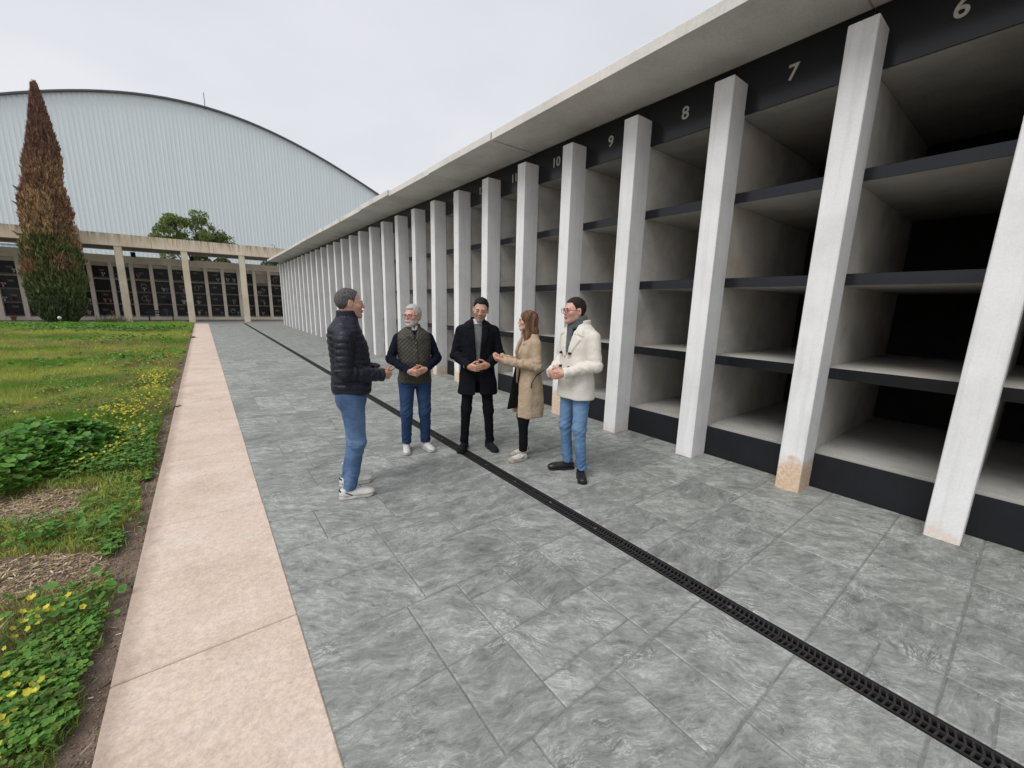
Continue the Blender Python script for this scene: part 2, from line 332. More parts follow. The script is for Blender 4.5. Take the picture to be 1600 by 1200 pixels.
for i, (x0, y0, x1, y1) in enumerate(stones):
    near = i < 298
    mb = MB() if near else far
    zt = rs.uniform(-.0008, .0008)
    e = .0055
    A = (x0+g, y0+g, x1-g, y1-g)
    v = [(A[0], A[1], -.006), (A[2], A[1], -.006), (A[2], A[3], -.006), (A[0], A[3], -.006), (A[0]+e, A[1]+e, zt), (A[2]-e, A[1]+e, zt), (A[2]-e, A[3]-e, zt), (A[0]+e, A[3]-e, zt)]
    fs = [(4, 5, 6, 7), (0, 1, 5, 4), (1, 2, 6, 5), (2, 3, 7, 6), (3, 0, 4, 7)]
    mb.add(v, fs)
    if near: mb.obj('paving_stone', M['pave'], pav)
far.obj('paving_stones_beyond', M['pave'], pav, kind='stuff')

kerb = MB().box((-.474, -9, -.16), (.243, 33.4, -.012)).obj('kerb', M['kerb'], kind='structure')
ks = MB().cbox((-.475, -.7465, -.05), (.2455, .7465, .004), .006).mesh('kerb_slab')
k = -6
while True:
    yc = 2.165+1.5*k+.75
    if yc > 33: break
    o = meshobj('kerb_slab', ks, M['kerb'], kerb, (rs.uniform(-.0015, .0015), yc, rs.uniform(-.001, .001))); k += 1

# drain channel with slotted grates
drain = empty('drain_channel', (2.222, 0, 0), label='long black slotted drain channel let into the grey paved walk', cat='drain')
ch = MB(); ch.box((-.062, -6, -.10), (-.0555, 33.2, -.0015)); ch.box((.0555, -6, -.10), (.062, 33.2, -.0015)); ch.box((-.0555, -6, -.11), (.0555, 33.2, -.085))
ch.obj('channel', M['grate_in'], drain)
gm = MB(); gl = .498; t0 = -.004
gm.box((-.055, -gl/2, -.022), (-.046, gl/2, t0)); gm.box((.046, -gl/2, -.022), (.055, gl/2, t0)); gm.box((-.0045, -gl/2, -.020), (.0045, gl/2, t0-.002))
n_b = 20
for i in range(n_b+1):
    yb = -gl/2+.005+i*(gl-.01)/n_b
    for s_ in (-1, 1):
        xa, xb = (s_*.0045, s_*.046); dy = .008*s_
        if xa > xb: xa, xb = xb, xa
        ya, yb2 = (yb, yb+.008) if s_ > 0 else (yb+.008, yb)
        hw = .0042
        gm.add([(xa, ya-hw, -.02), (xb, yb2-hw, -.02), (xb, yb2+hw, -.02), (xa, ya+hw, -.02), (xa, ya-hw, t0-.001), (xb, yb2-hw, t0-.001), (xb, yb2+hw, t0-.001), (xa, ya+hw, t0-.001)],
               [(4, 5, 6, 7), (0, 1, 5, 4), (1, 2, 6, 5), (2, 3, 7, 6), (3, 0, 4, 7)])
gmesh = gm.mesh('grate'); bm_ = MB(); bm_.tube([(0, 0, -.012), (0, 0, -.0025)], .013, 10); bm_.tube([(0, 0, -.0025), (0, 0, -.0005)], .007, 6)
bmesh_ = bm_.mesh('bolt')
for k in range(-4, 66):
    go = meshobj('grate', gmesh, M['grate'], drain, (0, .318+k*.5-.0, 0))
    if k < 12: meshobj('bolt', bmesh_, M['steel'], go, (0, 0, 0))

# ================================================================== niche building on the right
BX, PX, PITCH, PY0, PW, PD, PH = 4.526, 4.2334, 1.0436, .1059, .1938, .2925, 3.8457
bld = empty('niche_building', (5.7, 15, 0), label='long white building of empty burial niches behind a row of white pillars, flat concrete roof', cat='building')
def B(mb, name, m, loc=(0, 0, 0), parent=None, **k):
    o = mb.obj(name, m, parent or bld, **k) if isinstance(mb, MB) else meshobj(name, mb, m, parent or bld)
    if parent is None: o.location = (loc[0]-5.7, loc[1]-15, loc[2])
    else: o.location = loc
    return o
K0, K1 = -4, 29
YB0 = PY0+K0*PITCH; YB1 = PY0+K1*PITCH+PW
pm = MB().cbox((0, 0, -.01), (PD, PW, PH), .006).mesh('pillar')
adj = {0: .007, 1: -.017, 2: -.017, 3: .018, 4: .022, 7: .0, 12: 0}
rp_ = random.Random(5)
for k in range(K0, K1+1):
    o = B(pm, 'pillar', M['pillar'], (PX+rp_.uniform(-.002, .002), PY0+k*PITCH+adj.get(k, rp_.uniform(-.008, .008)), rp_.uniform(-.003, .003)))
    st_ = {0: (.55, .12), 1: (1.0, .33), 2: (.25, .10), 3: (.45, .16), 4: (.95, .42), 5: (.3, .1), 7: (.9, .30), 8: (.85, .25)}.get(k, (rp_.uniform(.0, .4), rp_.uniform(.05, .2))); o.color = (st_[0], st_[1], 0, 1)
# back wall, end walls
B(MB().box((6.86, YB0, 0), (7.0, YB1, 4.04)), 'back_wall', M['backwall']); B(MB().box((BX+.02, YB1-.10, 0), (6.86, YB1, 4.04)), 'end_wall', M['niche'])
part = MB().box((BX+.002, 0, 0), (6.859, .15, 3.563)).mesh('partition')
shelf = MB(); W_ = PITCH-.15-.002
SB = [(1.057, 1.152), (1.889, 1.987), (2.738, 2.835)]
sh = MB(); sh.box((.012, 0, 0), (2.333, W_, .083)); sh.box((.16, .0, .083), (2.333, W_, .095))
shm = sh.mesh('shelf'); fam = MB().cbox((-.004, -.075, -.001), (.010, W_+.075, .0975), .002).mesh('shelf_edge')
flr = MB(); flr.box((.012, 0, .0), (2.333, W_, .312)); flr.box((.15, 0, .312), (2.333, W_, .326)); flm = flr.mesh('niche_floor')
plm = MB().cbox((-.002, -.076, 0), (.010, W_+.075, .331), .002).mesh('plinth')
clm = MB().box((.012, 0, 0), (2.333, W_, .10)).mesh('niche_ceiling')
def digit_mesh(txt):
    cu = bpy.data.curves.new('number', 'FONT'); cu.body = txt; cu.size = .182; cu.extrude = .003; cu.offset = .0028; cu.align_x = 'CENTER'; cu.align_y = 'CENTER'; cu.resolution_u = 4
    t = bpy.data.objects.new('tmp', cu); COL.objects.link(t); dg = bpy.context.evaluated_depsgraph_get(); dg.update()
    me = bpy.data.meshes.new_from_object(t.evaluated_get(dg)); bpy.data.objects.remove(t); return me
sgm = MB().cbox((0, 0, 0), (.012, PITCH-.006, .48), .003).mesh('sign_panel')
for k in range(K0, K1):
    yp = PY0+k*PITCH+(PW-.15)/2     # partition near face
    yo = yp+.151
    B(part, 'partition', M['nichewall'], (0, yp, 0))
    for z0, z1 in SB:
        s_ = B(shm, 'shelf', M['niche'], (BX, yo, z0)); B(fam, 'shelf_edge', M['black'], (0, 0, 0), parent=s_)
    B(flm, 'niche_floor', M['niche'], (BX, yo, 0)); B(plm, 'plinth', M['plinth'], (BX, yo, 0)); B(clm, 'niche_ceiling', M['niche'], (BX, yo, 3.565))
    sp = B(sgm, 'sign_panel', M['black'], (4.509, PY0+k*PITCH+PW/2+.003, 3.564))
    nb = k+6
    if 1 < nb < 31:
        dm = digit_mesh(str(nb)); nm = B(dm, 'number', M['number'], (-.0035, PITCH/2+.01, .225), parent=sp)
        nm.rotation_euler = Matrix(((0, 0, -1), (-1, 0, 0), (0, 1, 0))).to_euler()
B(part, 'partition', M['niche'], (0, PY0+K1*PITCH+.02, 0))
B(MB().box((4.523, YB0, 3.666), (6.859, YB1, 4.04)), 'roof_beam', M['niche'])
# roof slabs, one every two bays
RJ = 2.087; y = 3.348-4*RJ; i = 0
rr = random.Random(11)
while y < YB1+.3:
    ye = min(y+RJ, YB1+.42)
    dz = rr.uniform(-.010, .010); dx = rr.uniform(-.022, .022)
    mb = MB(); x0 = 3.655+dx
    mb.add([(x0, y+.006, 4.048+dz), (7.2, y+.006, 4.048+dz), (7.2, ye-.006, 4.048+dz), (x0, ye-.006, 4.048+dz), (x0, y+.006, 4.150+dz), (x0+.012, y+.006, 4.162+dz), (x0+.012, ye-.006, 4.162+dz), (x0, ye-.006, 4.150+dz), (7.2, y+.006, 4.162+dz), (7.2, ye-.006, 4.162+dz)],
           [(0, 3, 2, 1), (0, 4, 7, 3), (4, 5, 6, 7), (5, 8, 9, 6), (8, 1, 2, 9), (0, 1, 8, 5, 4), (3, 7, 6, 9, 2)])
    B(mb, 'roof_slab', M['soffit']); y += RJ

# ================================================================== gallery of occupied niches at the far end
MB().box((-40, 33.42, -.13), (9, 39.4, .012)).obj('gallery_floor', M['floorconc'], kind='structure')
gal = empty('gallery_wall', (-4, 38.7, 0), label='long weathered wall of occupied burial niches across the far end', cat='wall')
def G(mb, name, m, parent=None, **k):
    o = mb.obj(name, m, parent or gal, **k); 
    if parent is None: o.location = (4, -38.7, 0)
    return o
NP = 1.024; NX0 = .47
G(MB().box((-32, 39.05, 0), (8.2, 39.35, 3.83)), 'back_wall', M['piers'])
ln = MB(); ln.box((-32, 38.7, 3.83), (8.2, 39.35, 4.33)); G(ln, 'lintel', M['piers'])
pr = MB().cbox((-.105, 0, 0), (.105, .349, 3.828), .008).mesh('pier')
emb = MB(); emb.tube([(0, 0, 0), (0, -.012, 0)], .07, 6); emb = emb.mesh('emblem')
stone_m = [simple('black_granite', (.014, .013, .014), (.022, .020, .021), 14, .35, 0, spec=.25), simple('dark_brown_granite', (.028, .018, .015), (.020, .012, .011), 18, .35, 0, spec=.25),
           simple('grey_granite', (.060, .060, .064), (.04, .04, .044), 20, .4, 0, spec=.25), simple('cream_marble', (.46, .42, .36), (.38, .34, .28), 8, .4, 0)]
flow_m = [simple('red_petals', (.26, .05, .05), (.16, .03, .03), 60, .8, 0), simple('white_petals', (.62, .58, .55), (.45, .42, .40), 60, .8, 0), simple('pink_petals', (.5, .25, .28), (.35, .15, .2), 60, .8, 0),
          simple('orange_petals', (.5, .2, .05), (.4, .25, .05), 60, .8, 0), simple('dark_leaves', (.04, .06, .03), (.02, .035, .02), 60, .8, 0), simple('blue_petals', (.15, .2, .42), (.3, .3, .5), 60, .8, 0)]
def bouquet_mesh(seed):
    q = random.Random(seed); mb = MB()
    for _ in range(9):
        c = Vector((q.uniform(-.11, .11), q.uniform(-.06, 0), q.uniform(-.07, .09))); s_ = q.uniform(.022, .042)
        pts = [c+Vector((s_*math.cos(t)*math.cos(p), s_*math.sin(t)*math.cos(p), s_*math.sin(p))) for p in (-.8, .2, 1.1) for t in np.linspace(0, 6.283, 6)[:-1]]
        mb.add(pts, [(i+5*j, (i+1) % 5+5*j, (i+1) % 5+5*(j+1), i+5*(j+1)) for j in (0, 1) for i in range(5)]+[(10, 11, 12, 13, 14)])
    mb.tube([(0, -.03, -.16), (0, -.03, -.05)], [.028, .04], 7)
    return mb.mesh('flower_vase')
bq = [bouquet_mesh(s_) for s_ in range(5)]
plate = MB(); plate.box((-.40, .0, 0), (.40, .03, .72)); plate.box((-.30, -.05, .02), (.30, .0, .05)); plm2 = [plate.mesh('gravestone') for _ in stone_m]
bqm = [[b_.copy() for _ in flow_m] for b_ in bq]
for b_ in bqm:
    for me, fm in zip(b_, flow_m): me.materials.append(fm)
q = random.Random(8)
led = MB().box((-.406, 0, .03), (.406, .16, .10)).mesh('ledge'); M['ledge'] = simple('dusty_ledge_stone', (.20, .185, .165), (.13, .12, .11), 8, .85)
sc_ = MB()
for (dx, dz, ww, hh) in ((0, 0, .30, .012), (.02, -.045, .22, .010), (0, -.08, .26, .010)): sc_.box((dx-ww/2, -.004, dz), (dx+ww/2, 0, dz+hh))
inscr = sc_.mesh('inscription'); inm = simple('silver_lettering', (.45, .43, .38), None, 20, .4, 0)
wreath = MB(); wreath.tube([(.13*math.cos(t), -.012, .17*math.sin(t)) for t in np.linspace(0, 6.283, 15)], .011, 5); wrm = wreath.mesh('wreath')
for c in range(-24, 8):
    x = NX0+c*NP
    if x > 8: break
    o = meshobj('pier', pr, M['piers'], gal, (x+4, 0, 0))
    e = meshobj('emblem', emb, M['oldconc'], gal, (x+NP/2+4, 0, 4.08))
    for rI, z in enumerate((.33, 1.152, 1.987, 2.87)):
        meshobj('ledge', led, M['ledge'], gal, (x+NP/2+4, .12, z-.10))
        t = q.random(); mi = 0 if t < .66 else 1 if t < .84 else 2 if t < .94 else 3
        h_ = q.choice
        gs = meshobj('gravestone', plm2[mi], stone_m[mi], gal, (x+NP/2+4, .22, z))
        if q.random() < .8: meshobj('inscription', inscr, inm, gs, (q.uniform(-.12, .12), -.001, q.uniform(.38, .6)))
        if q.random() < .25: meshobj('wreath', wrm, inm, gs, (q.uniform(-.15, .15), 0, .35))
        for _ in range(q.choice((0, 1, 1, 2, 2))):
            bi = q.randrange(5); ci = q.choice((0, 1, 1, 1, 2, 3, 4, 4, 5)); bb = meshobj('flower_vase', bqm[bi][ci], None, gs, (q.uniform(-.32, .32), -.07, .20)); 
G(MB().box((-32, 38.72, .012), (8.2, 39.05, .23)), 'plinth', M['piers'])
# canopy of beam, slab and columns in front of the gallery wall
can = empty('canopy', (0, 35, 0), label='weathered concrete canopy with streaked edge beam on tall columns before the gallery wall', cat='canopy')
for k in range(-8, 3):
    x = 2.57+(k-1)*3.16 if True else 0
    MB().cbox((-.175, 0, 0), (.175, .35, 4.62), .02).obj('column', M['oldconc'], can, loc=(x, 0, .012))
    MB().box((-.12, 3.25, 4.30), (.12, 3.45, 4.62)).obj('post', M['darkmetal'], can, loc=(x+.35, .3, -.02))
    y0 = x-1.56; MB().box((y0+.008, -.05, 4.622), (y0+3.152, .30, 5.33)).obj('beam', M['beam'], can)
MB().box((-28, .30, 4.640), (6.0, 3.6, 4.80)).obj('canopy_slab', M['floorconc'], can)

# ================================================================== arched hall behind
hall = empty('hall', (2, 60, 0), label='huge pale ribbed metal hall with an arched roof rising behind the gallery', cat='hall building')
prof = [(-34, 7.2), (-28, 11.3), (-22, 14.7), (-17, 16.9), (-12.58, 18.56), (-10.5, 19.73), (-8.4, 20.58), (-6.16, 21.31), (-3.8, 21.79), (-1.33, 22.1), (1.3, 22.2), (4.12, 21.95), (7.14, 21.4), (10.42, 20.6), (13.98, 19.5), (17.88, 18.0), (21.3, 16.6), (26, 14.2), (31, 11), (36, 7.2)]
px_, pz_ = np.array(prof).T
pz_s = np.polyfit(px_, pz_, 6); top = lambda x: float(np.polyval(pz_s, x))
# cladding sheets, trapezoid ribs, each sheet one part
rib = .36; sheetw = rib*6; x = -34.0; 
while x < 35.5:
    mb = MB(); vv = []; 
    for i in range(6):
        for dx, dy in ((0, 0), (.20, 0), (.235, -.028), (.325, -.028)): vv.append((x+i*rib+dx, dy))
    vv.append((x+6*rib, 0)); n_ = len(vv)
    V_ = [(a_, b_, 0) for a_, b_ in vv]+[(a_, b_, top(a_)) for a_, b_ in vv]
    mb.add(V_, [(i, i+1, n_+i+1, n_+i) for i in range(n_-1)])
    mb.obj('cladding_sheet', M['clad'], hall, loc=(-2, 0, 0)); x += sheetw
rf = MB(); N_ = 60; xr_ = np.linspace(-34.2, 36, N_); V_ = []
for a_ in xr_:
    z_ = top(a_); V_ += [(a_, -.35, z_-.02), (a_, -.35, z_+.13), (a_, 45, z_+.13), (a_, 45, z_-.02)]
F_ = []
for i in range(N_-1):
    for j in range(4): F_.append((i*4+j, i*4+(j+1) % 4, (i+1)*4+(j+1) % 4, (i+1)*4+j))
rf.add(V_, F_); rf.obj('roof', M['roofmetal'], hall, loc=(-2, 0, 0))
MB().box((-34, .02, 0), (-33.8, 44, 7)).obj('side_wall', M['clad'], hall, loc=(-2, 0, 0))
MB().box((35.6, .02, 0), (35.8, 44, 7)).obj('side_wall', M['clad'], hall, loc=(-2, 0, 0))
MB().tube([(.45, 0, 22), (.45, 0, 23.7)], .03, 6).obj('lightning_rod', M['darkmetal'], hall)
lv = MB()
for i in range(7): lv.box((-24, -.16, 4.4+i*.28), (-10.5, -.08, 4.48+i*.28))
lv.obj('louvre', M['roofmetal'], hall, loc=(-2, 0, 0))
an = MB(); an.tube([(5.0, 37.5, 4.795), (5.0, 37.5, 5.75)], .018, 5); an.tube([(4.75, 37.5, 5.75), (4.85, 37.5, 5.85), (5.0, 37.5, 5.75)], .014, 5)
an.obj('antenna', M['darkmetal'], label='thin metal antenna rod on the canopy roof beside the white building', cat='antenna')
# ================================================================== plants
M['leaf'] = mat_attr('leaf', .55, trans=.25, spec=.35, var=.18, vscale=30); M['grass'] = mat_attr('grass_blade', .55, trans=.3, spec=.3, var=.15, vscale=3)
M['petal'] = mat_attr('petal', .6, trans=.3, spec=.2, var=.05); M['straw'] = mat_attr('straw', .85, spec=.1, var=.2, vscale=50); M['spray'] = mat_attr('cypress_spray', .8, spec=.1, var=.2, vscale=6)
M['bark'] = simple('bark', (.12, .085, .06), (.06, .045, .035), 10, .95, .6, .02, stretch=(1, 1, .3))
def unit(v): return v/(np.linalg.norm(v, axis=1)[:, None]+1e-9)
def blade_mesh(name, x, y, z, h, wd, lean, col, seg=2, tipcol=1.25):
    n = len(x); th = rng.uniform(0, 6.283, n); la = rng.uniform(0, 6.283, n)
    sx, sy = np.cos(th)*wd/2, np.sin(th)*wd/2; lx, ly = np.cos(la)*lean*h, np.sin(la)*lean*h
    if seg == 2:
        V = np.zeros((n, 5, 3)); V[:, 0] = np.stack([x-sx, y-sy, z], -1); V[:, 1] = np.stack([x+sx, y+sy, z], -1)
        V[:, 2] = np.stack([x-sx*.75+lx*.35, y-sy*.75+ly*.35, z+h*.6], -1); V[:, 3] = np.stack([x+sx*.75+lx*.35, y+sy*.75+ly*.35, z+h*.6], -1)
        V[:, 4] = np.stack([x+lx, y+ly, z+h*(1-.35*lean)], -1)
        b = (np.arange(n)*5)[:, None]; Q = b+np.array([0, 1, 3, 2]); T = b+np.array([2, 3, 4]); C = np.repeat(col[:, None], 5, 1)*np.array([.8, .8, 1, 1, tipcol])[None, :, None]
        return V.reshape(-1, 3), Q, T, C.reshape(-1, 3)
    V = np.zeros((n, 3, 3)); V[:, 0] = np.stack([x-sx, y-sy, z], -1); V[:, 1] = np.stack([x+sx, y+sy, z], -1); V[:, 2] = np.stack([x+lx, y+ly, z+h], -1)
    return V.reshape(-1, 3), np.zeros((0, 4), int), np.arange(3*n).reshape(-1, 3), np.repeat(col, 3, 0)
def join(parts):
    V, Q, T, C = [], [], [], []; o = 0
    for v, q_, t, c in parts: V.append(v); Q.append(q_+o); T.append(t+o); C.append(c); o += len(v)
    return np.concatenate(V), np.concatenate(Q), np.concatenate(T), np.concatenate(C)
def add_stuff(name, parts, m, **k):
    V, Q, T, C = join(parts); return meshobj(name, npmesh(name, V, quads=Q, tris=T, col=np.clip(C, 0, 1)), m, **k)
def disks(cx, cy, cz, r, col, n=6, tilt=.5, cup=.25, lobes=0):
    """leaf discs: fan with raised rim"""
    m = len(cx); nv = np.stack([rng.normal(0, tilt, m), rng.normal(0, tilt, m), np.ones(m)], -1); nv = unit(nv)
    a = unit(np.cross(nv, rng.normal(0, 1, (m, 3)))); b = np.cross(nv, a); c = np.stack([cx, cy, cz], -1); V = [c]
    for k in range(n):
        t = 2*math.pi*k/n; rr_ = r*(1-(lobes if k % 2 else 0)); V.append(c+(a*math.cos(t)+b*math.sin(t))*rr_[:, None]+nv*(r*cup)[:, None])
    V = np.stack(V, 1); bb = (np.arange(m)*(n+1))[:, None, None]
    T = (bb+np.array([[0, 1+k, 1+(k+1) % n] for k in range(n)])[None]).reshape(-1, 3)
    C = np.repeat(col[:, None], n+1, 1); C[:, 0] *= .8
    return V.reshape(-1, 3), np.zeros((0, 4), int), T, C.reshape(-1, 3)
def edge_w(y): return .09+.035*np.sin(y*2.1)+.03*np.sin(y*5.3+1)+.10*np.exp(-((y-1.7)/.5)**2)+.08*np.exp(-((y-3.45)/.3)**2)+.05*np.exp(-((y-4.7)/.3)**2)+.05*(y > 8)*np.exp(-((y-11)/4)**2)
def bare(x, y):
    """1 = bare soil or straw mulch"""
    n = vnoise(np.stack([x, y], -1), 5, 8)-.5; n2 = vnoise(np.stack([x, y], -1), 1.1, 5)
    e = (-.475-x) < edge_w(y)+.05*n
    yy = y+.18*n+.25*(x+1)
    m1_ = (yy > 4.15) & (yy < 4.82) & (x < -.88+.25*n); m2_ = (yy > 3.20) & (yy < 3.66) & (x < -.68+.2*n); m3_ = (yy > 2.15) & (yy < 2.52) & (x < -.78+.1*n); m4 = (yy < 1.9) & (x < -.95)
    sp_ = (y > 6.5) & (n2 > .86) & (n > 0)
    return e, (m1_ | m2_ | m3_ | m4), sp_
# ---- grass
def lawn_col(x, y):
    P = np.stack([x, y], -1); a = vnoise(P, (.35, .9), 11); b = vnoise(P, (1.3, 3.0), 12); c = vnoise(P, 7, 13)
    t = np.clip(.55*a+.3*b+.15*c, 0, 1)[:, None]
    green = np.array([.17, .32, .04]); yel = np.array([.44, .48, .11]); 
    col = green*(1-sstep_(t, .32, .60))+yel*sstep_(t, .32, .60)
    dry = sstep_(vnoise(P, (.5, 1.5), 14)[:, None], .62, .8)*.7; col = col*(1-dry)+np.array([.36, .30, .14])*dry
    far_ = sstep_(y[:, None], 25, 31)*.6; col = col*(1-far_)+np.array([.20, .42, .04])*far_
    return col*rng.uniform(.75, 1.25, (len(x), 1))
def sstep_(x, a, b): t = np.clip((x-a)/(b-a), 0, 1); return t*t*(3-2*t)
parts = []
for (ya, yb, dens, hh, ww, seg) in ((.9, 3.0, 9000, .060, .0038, 2), (3.0, 6, 7500, .065, .0050, 2), (6, 10, 5600, .080, .0072, 1), (10, 16, 3400, .095, .0105, 1), (16, 24, 1700, .11, .017, 1), (24, 33.4, 1100, .12, .024, 1)):
    wmax = .28*yb+.9; n = int(dens*(yb-ya)*wmax); x = -.475-rng.uniform(0, wmax, n); y = rng.uniform(ya, yb, n)
    keep = x > -.275*y-.75; e, mu, spt = bare(x, y); keep &= ~(e & (rng.random(n) > .02)); keep &= ~(mu & (rng.random(n) > .05)); keep &= ~(spt & (rng.random(n) > .25))
    cl = vnoise(np.stack([x, y], -1), 3.2, 21); keep &= rng.random(n) < .60+cl
    x, y, cl = x[keep], y[keep], cl[keep]; n = len(x); h = hh*rng.uniform(.5, 1.5, n)*(.6+.8*cl)
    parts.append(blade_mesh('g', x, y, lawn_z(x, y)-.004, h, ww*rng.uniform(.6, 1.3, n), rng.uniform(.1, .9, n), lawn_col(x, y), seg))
# sparse lawn outside the frame to the left
n = 60000; y = rng.uniform(-3, 33.2, n); x = -.475-rng.uniform(0, 14, n); k_ = x < -.275*y-.75; x, y = x[k_], y[k_]; n = len(x)
parts.append(blade_mesh('g', x, y, lawn_z(x, y), .10*rng.uniform(.5, 1.4, n), .022*np.ones(n), rng.uniform(.1, .8, n), lawn_col(x, y), 1))
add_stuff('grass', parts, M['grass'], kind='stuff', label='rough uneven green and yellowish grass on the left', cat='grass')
# ---- clover and small round weeds
def scatter(n, x0, x1, y0, y1): return rng.uniform(x0, x1, n), rng.uniform(y0, y1, n)
cx, cy, ch_ = [], [], []
def put(x, y, h): cx.append(x); cy.append(y); ch_.append(h)
x, y = scatter(1500, -.86, -.555, 1.98, 2.80); k_ = ((x+.70+.04*np.sin(y*6))/.16)**2+((y-2.38)/.40)**2 < rng.uniform(.75, 1.15, len(x)); put(x[k_], y[k_], rng.uniform(.03, .07, k_.sum()))
x, y = scatter(260, -.72, -.58, 3.42, 3.80); k_ = ((x+.65)/.06)**2+((y-3.60)/.17)**2 < 1; put(x[k_], y[k_], rng.uniform(.02, .045, k_.sum()))
x, y = scatter(160, -.62, -.52, 4.75, 5.05); k_ = ((x+.575)/.04)**2+((y-4.9)/.13)**2 < 1; put(x[k_], y[k_], rng.uniform(.02, .045, k_.sum()))
x, y = scatter(15000, -2.6, -.5, 1.0, 12); e, mu, sp_ = bare(x, y); k_ = ~e & ~mu & (x > -.28*y-.6) & (vnoise(np.stack([x, y], -1), 2.6, 31) > .42); put(x[k_], y[k_], rng.uniform(.03, .08, k_.sum()))
x, y = scatter(2600, -1.15, -.56, 5.0, 6.6); k_ = (x < -.475-edge_w(y)); put(x[k_], y[k_], rng.uniform(.04, .13, k_.sum()))
x = np.concatenate(cx); y = np.concatenate(cy); h = np.concatenate(ch_); n = len(x); r_ = .0085*rng.uniform(.7, 1.3, n)*(1+.05*y)
cc = np.array([.11, .27, .040])*rng.uniform(.6, 1.35, (n, 1))*(1+.0*x[:, None]); cc[:, 0] *= rng.uniform(.8, 1.6, n)
ps = []
for k in range(3):
    t = rng.uniform(0, .4, n)+2.094*k; ps.append(disks(x+np.cos(t)*r_*.95, y+np.sin(t)*r_*.95, lawn_z(x, y)+h, r_, cc, 6, .35, .15))
st_ = rng.random(n) < .4; ps.append(blade_mesh('s', x[st_], y[st_], lawn_z(x[st_], y[st_]), h[st_], .0016*np.ones(st_.sum()), .1*np.ones(st_.sum()), cc[st_]*1.1, 1))
add_stuff('clover', ps, M['leaf'], kind='stuff', label='low green clover growing along the kerb', cat='clover')
# ---- large leaved mallow clump
n = 2600; a = rng.uniform(0, 6.283, n); rr0 = np.sqrt(rng.random(n)); x = -1.52+np.cos(a)*rr0*.62+.08*np.sin(a*3); y = 5.78+np.sin(a)*rr0*.98+.1*np.sin(a*5); 
hgt = .30*np.sqrt(np.clip(1-rr0**2.2, .02, 1))*(.75+.5*vnoise(np.stack([x, y], -1), 4, 3)); zf = rng.uniform(.45, 1.05, n)**.6
cc = np.array([.095, .27, .035])*rng.uniform(.55, 1.3, (n, 1)); cc[:, 0] *= rng.uniform(.8, 1.5, n)
pm_ = [disks(x, y, lawn_z(x, y)+.03+hgt*zf, .034*rng.uniform(.6, 1.35, n), cc, 10, .45, .22, lobes=.16)]
k_ = rng.random(n) < .3; pm_.append(blade_mesh('s', x[k_], y[k_], lawn_z(x[k_], y[k_]), (.03+hgt*zf)[k_], .004*np.ones(k_.sum()), .15*np.ones(k_.sum()), cc[k_], 1))
for bx_, by_, nn in ((-.80, 2.95, 34), (-.66, 2.86, 16), (-.62, 2.62, 4), (-.72, 3.9, 60), (-.95, 3.85, 60), (-.64, 2.78, 12), (-.56, 3.02, 8), (-3.2, 26.5, 1200), (-4.6, 27.5, 1200), (-1.8, 25.5, 900), (-2.4, 20, 260), (-1.5, 13.5, 260), (-6.5, 30, 900)):
    sc1 = .13 if by_ < 10 else .9; x1 = bx_+rng.normal(0, sc1, nn); y1 = by_+rng.normal(0, sc1*.8, nn); k_ = x1 < -.50; x1, y1 = x1[k_], y1[k_]; nn = len(x1)
    pm_.append(disks(x1, y1, lawn_z(x1, y1)+rng.uniform(.03, .10 if by_ < 10 else .22, nn), (.020 if by_ < 10 else .042)*rng.uniform(.6, 1.5, nn), np.array([.11, .27, .04])*rng.uniform(.6, 1.3, (nn, 1)), 8, .45, .2, lobes=.12))
add_stuff('mallow', pm_, M['leaf'], kind='stuff', label='dense clump of large round mallow leaves in the lawn', cat='ground cover')
# ---- yellow wood sorrel flowers
fx, fy = [], []
for (bx_, by_, sx_, sy_, nn) in ((-.98, 7.25, .14, .40, 190), (-.78, 6.1, .09, .25, 40), (-.88, 5.45, .05, .12, 18), (-1.02, 5.2, .04, .10, 10), (-.85, 10.2, .13, .7, 200), (-.78, 8.6, .10, .4, 60), (-1.5, 14, .5, 1.5, 60), (-.95, 13.5, .2, 1.0, 60), (-1.6, 9.3, .25, .3, 14), (-2.1, 8.0, .3, .4, 12),
                                 (-.80, 2.70, .06, .06, 22), (-.86, 2.50, .04, .05, 6), (-.73, 2.12, .05, .07, 16), (-.70, 1.9, .04, .06, 5), (-2.5, 17, .8, 2, 40), (-1.4, 21, .4, 2.5, 40), (-1.1, 30, .3, 1.6, 40)):
    fx.append(bx_+rng.normal(0, sx_, nn)); fy.append(by_+rng.normal(0, sy_, nn))
fx = np.concatenate(fx); fy = np.concatenate(fy); k_ = (fx < -.55) & (fy > 1.7); fx, fy = fx[k_], fy[k_]; n = len(fx)
fh = rng.uniform(.10, .19, n); r_ = .0125*rng.uniform(.8, 1.2, n)*(1+.018*fy); yc_ = np.array([.80, .74, .10])*rng.uniform(.6, 1.15, (n, 1))
nv = unit(np.stack([rng.normal(0, .6, n), rng.normal(-.3, .6, n), np.ones(n)], -1)); a_ = unit(np.cross(nv, rng.normal(0, 1, (n, 3)))); b_ = np.cross(nv, a_); c_ = np.stack([fx, fy, lawn_z(fx, fy)+fh], -1)
V = [c_]; 
for k in range(10):
    t = 2*math.pi*k/10; rad = r_*(1.0 if k % 2 == 0 else .72); V.append(c_+(a_*math.cos(t)+b_*math.sin(t))*rad[:, None]+nv*(r_*(1.1 if k % 2 == 0 else .9))[:, None])
V = np.stack(V, 1); bb = (np.arange(n)*11)[:, None, None]; T = (bb+np.array([[0, 1+k, 1+(k+1) % 10] for k in range(10)])[None]).reshape(-1, 3); C = np.repeat(yc_[:, None], 11, 1)
pf = [(V.reshape(-1, 3), np.zeros((0, 4), int), T, C.reshape(-1, 3))]
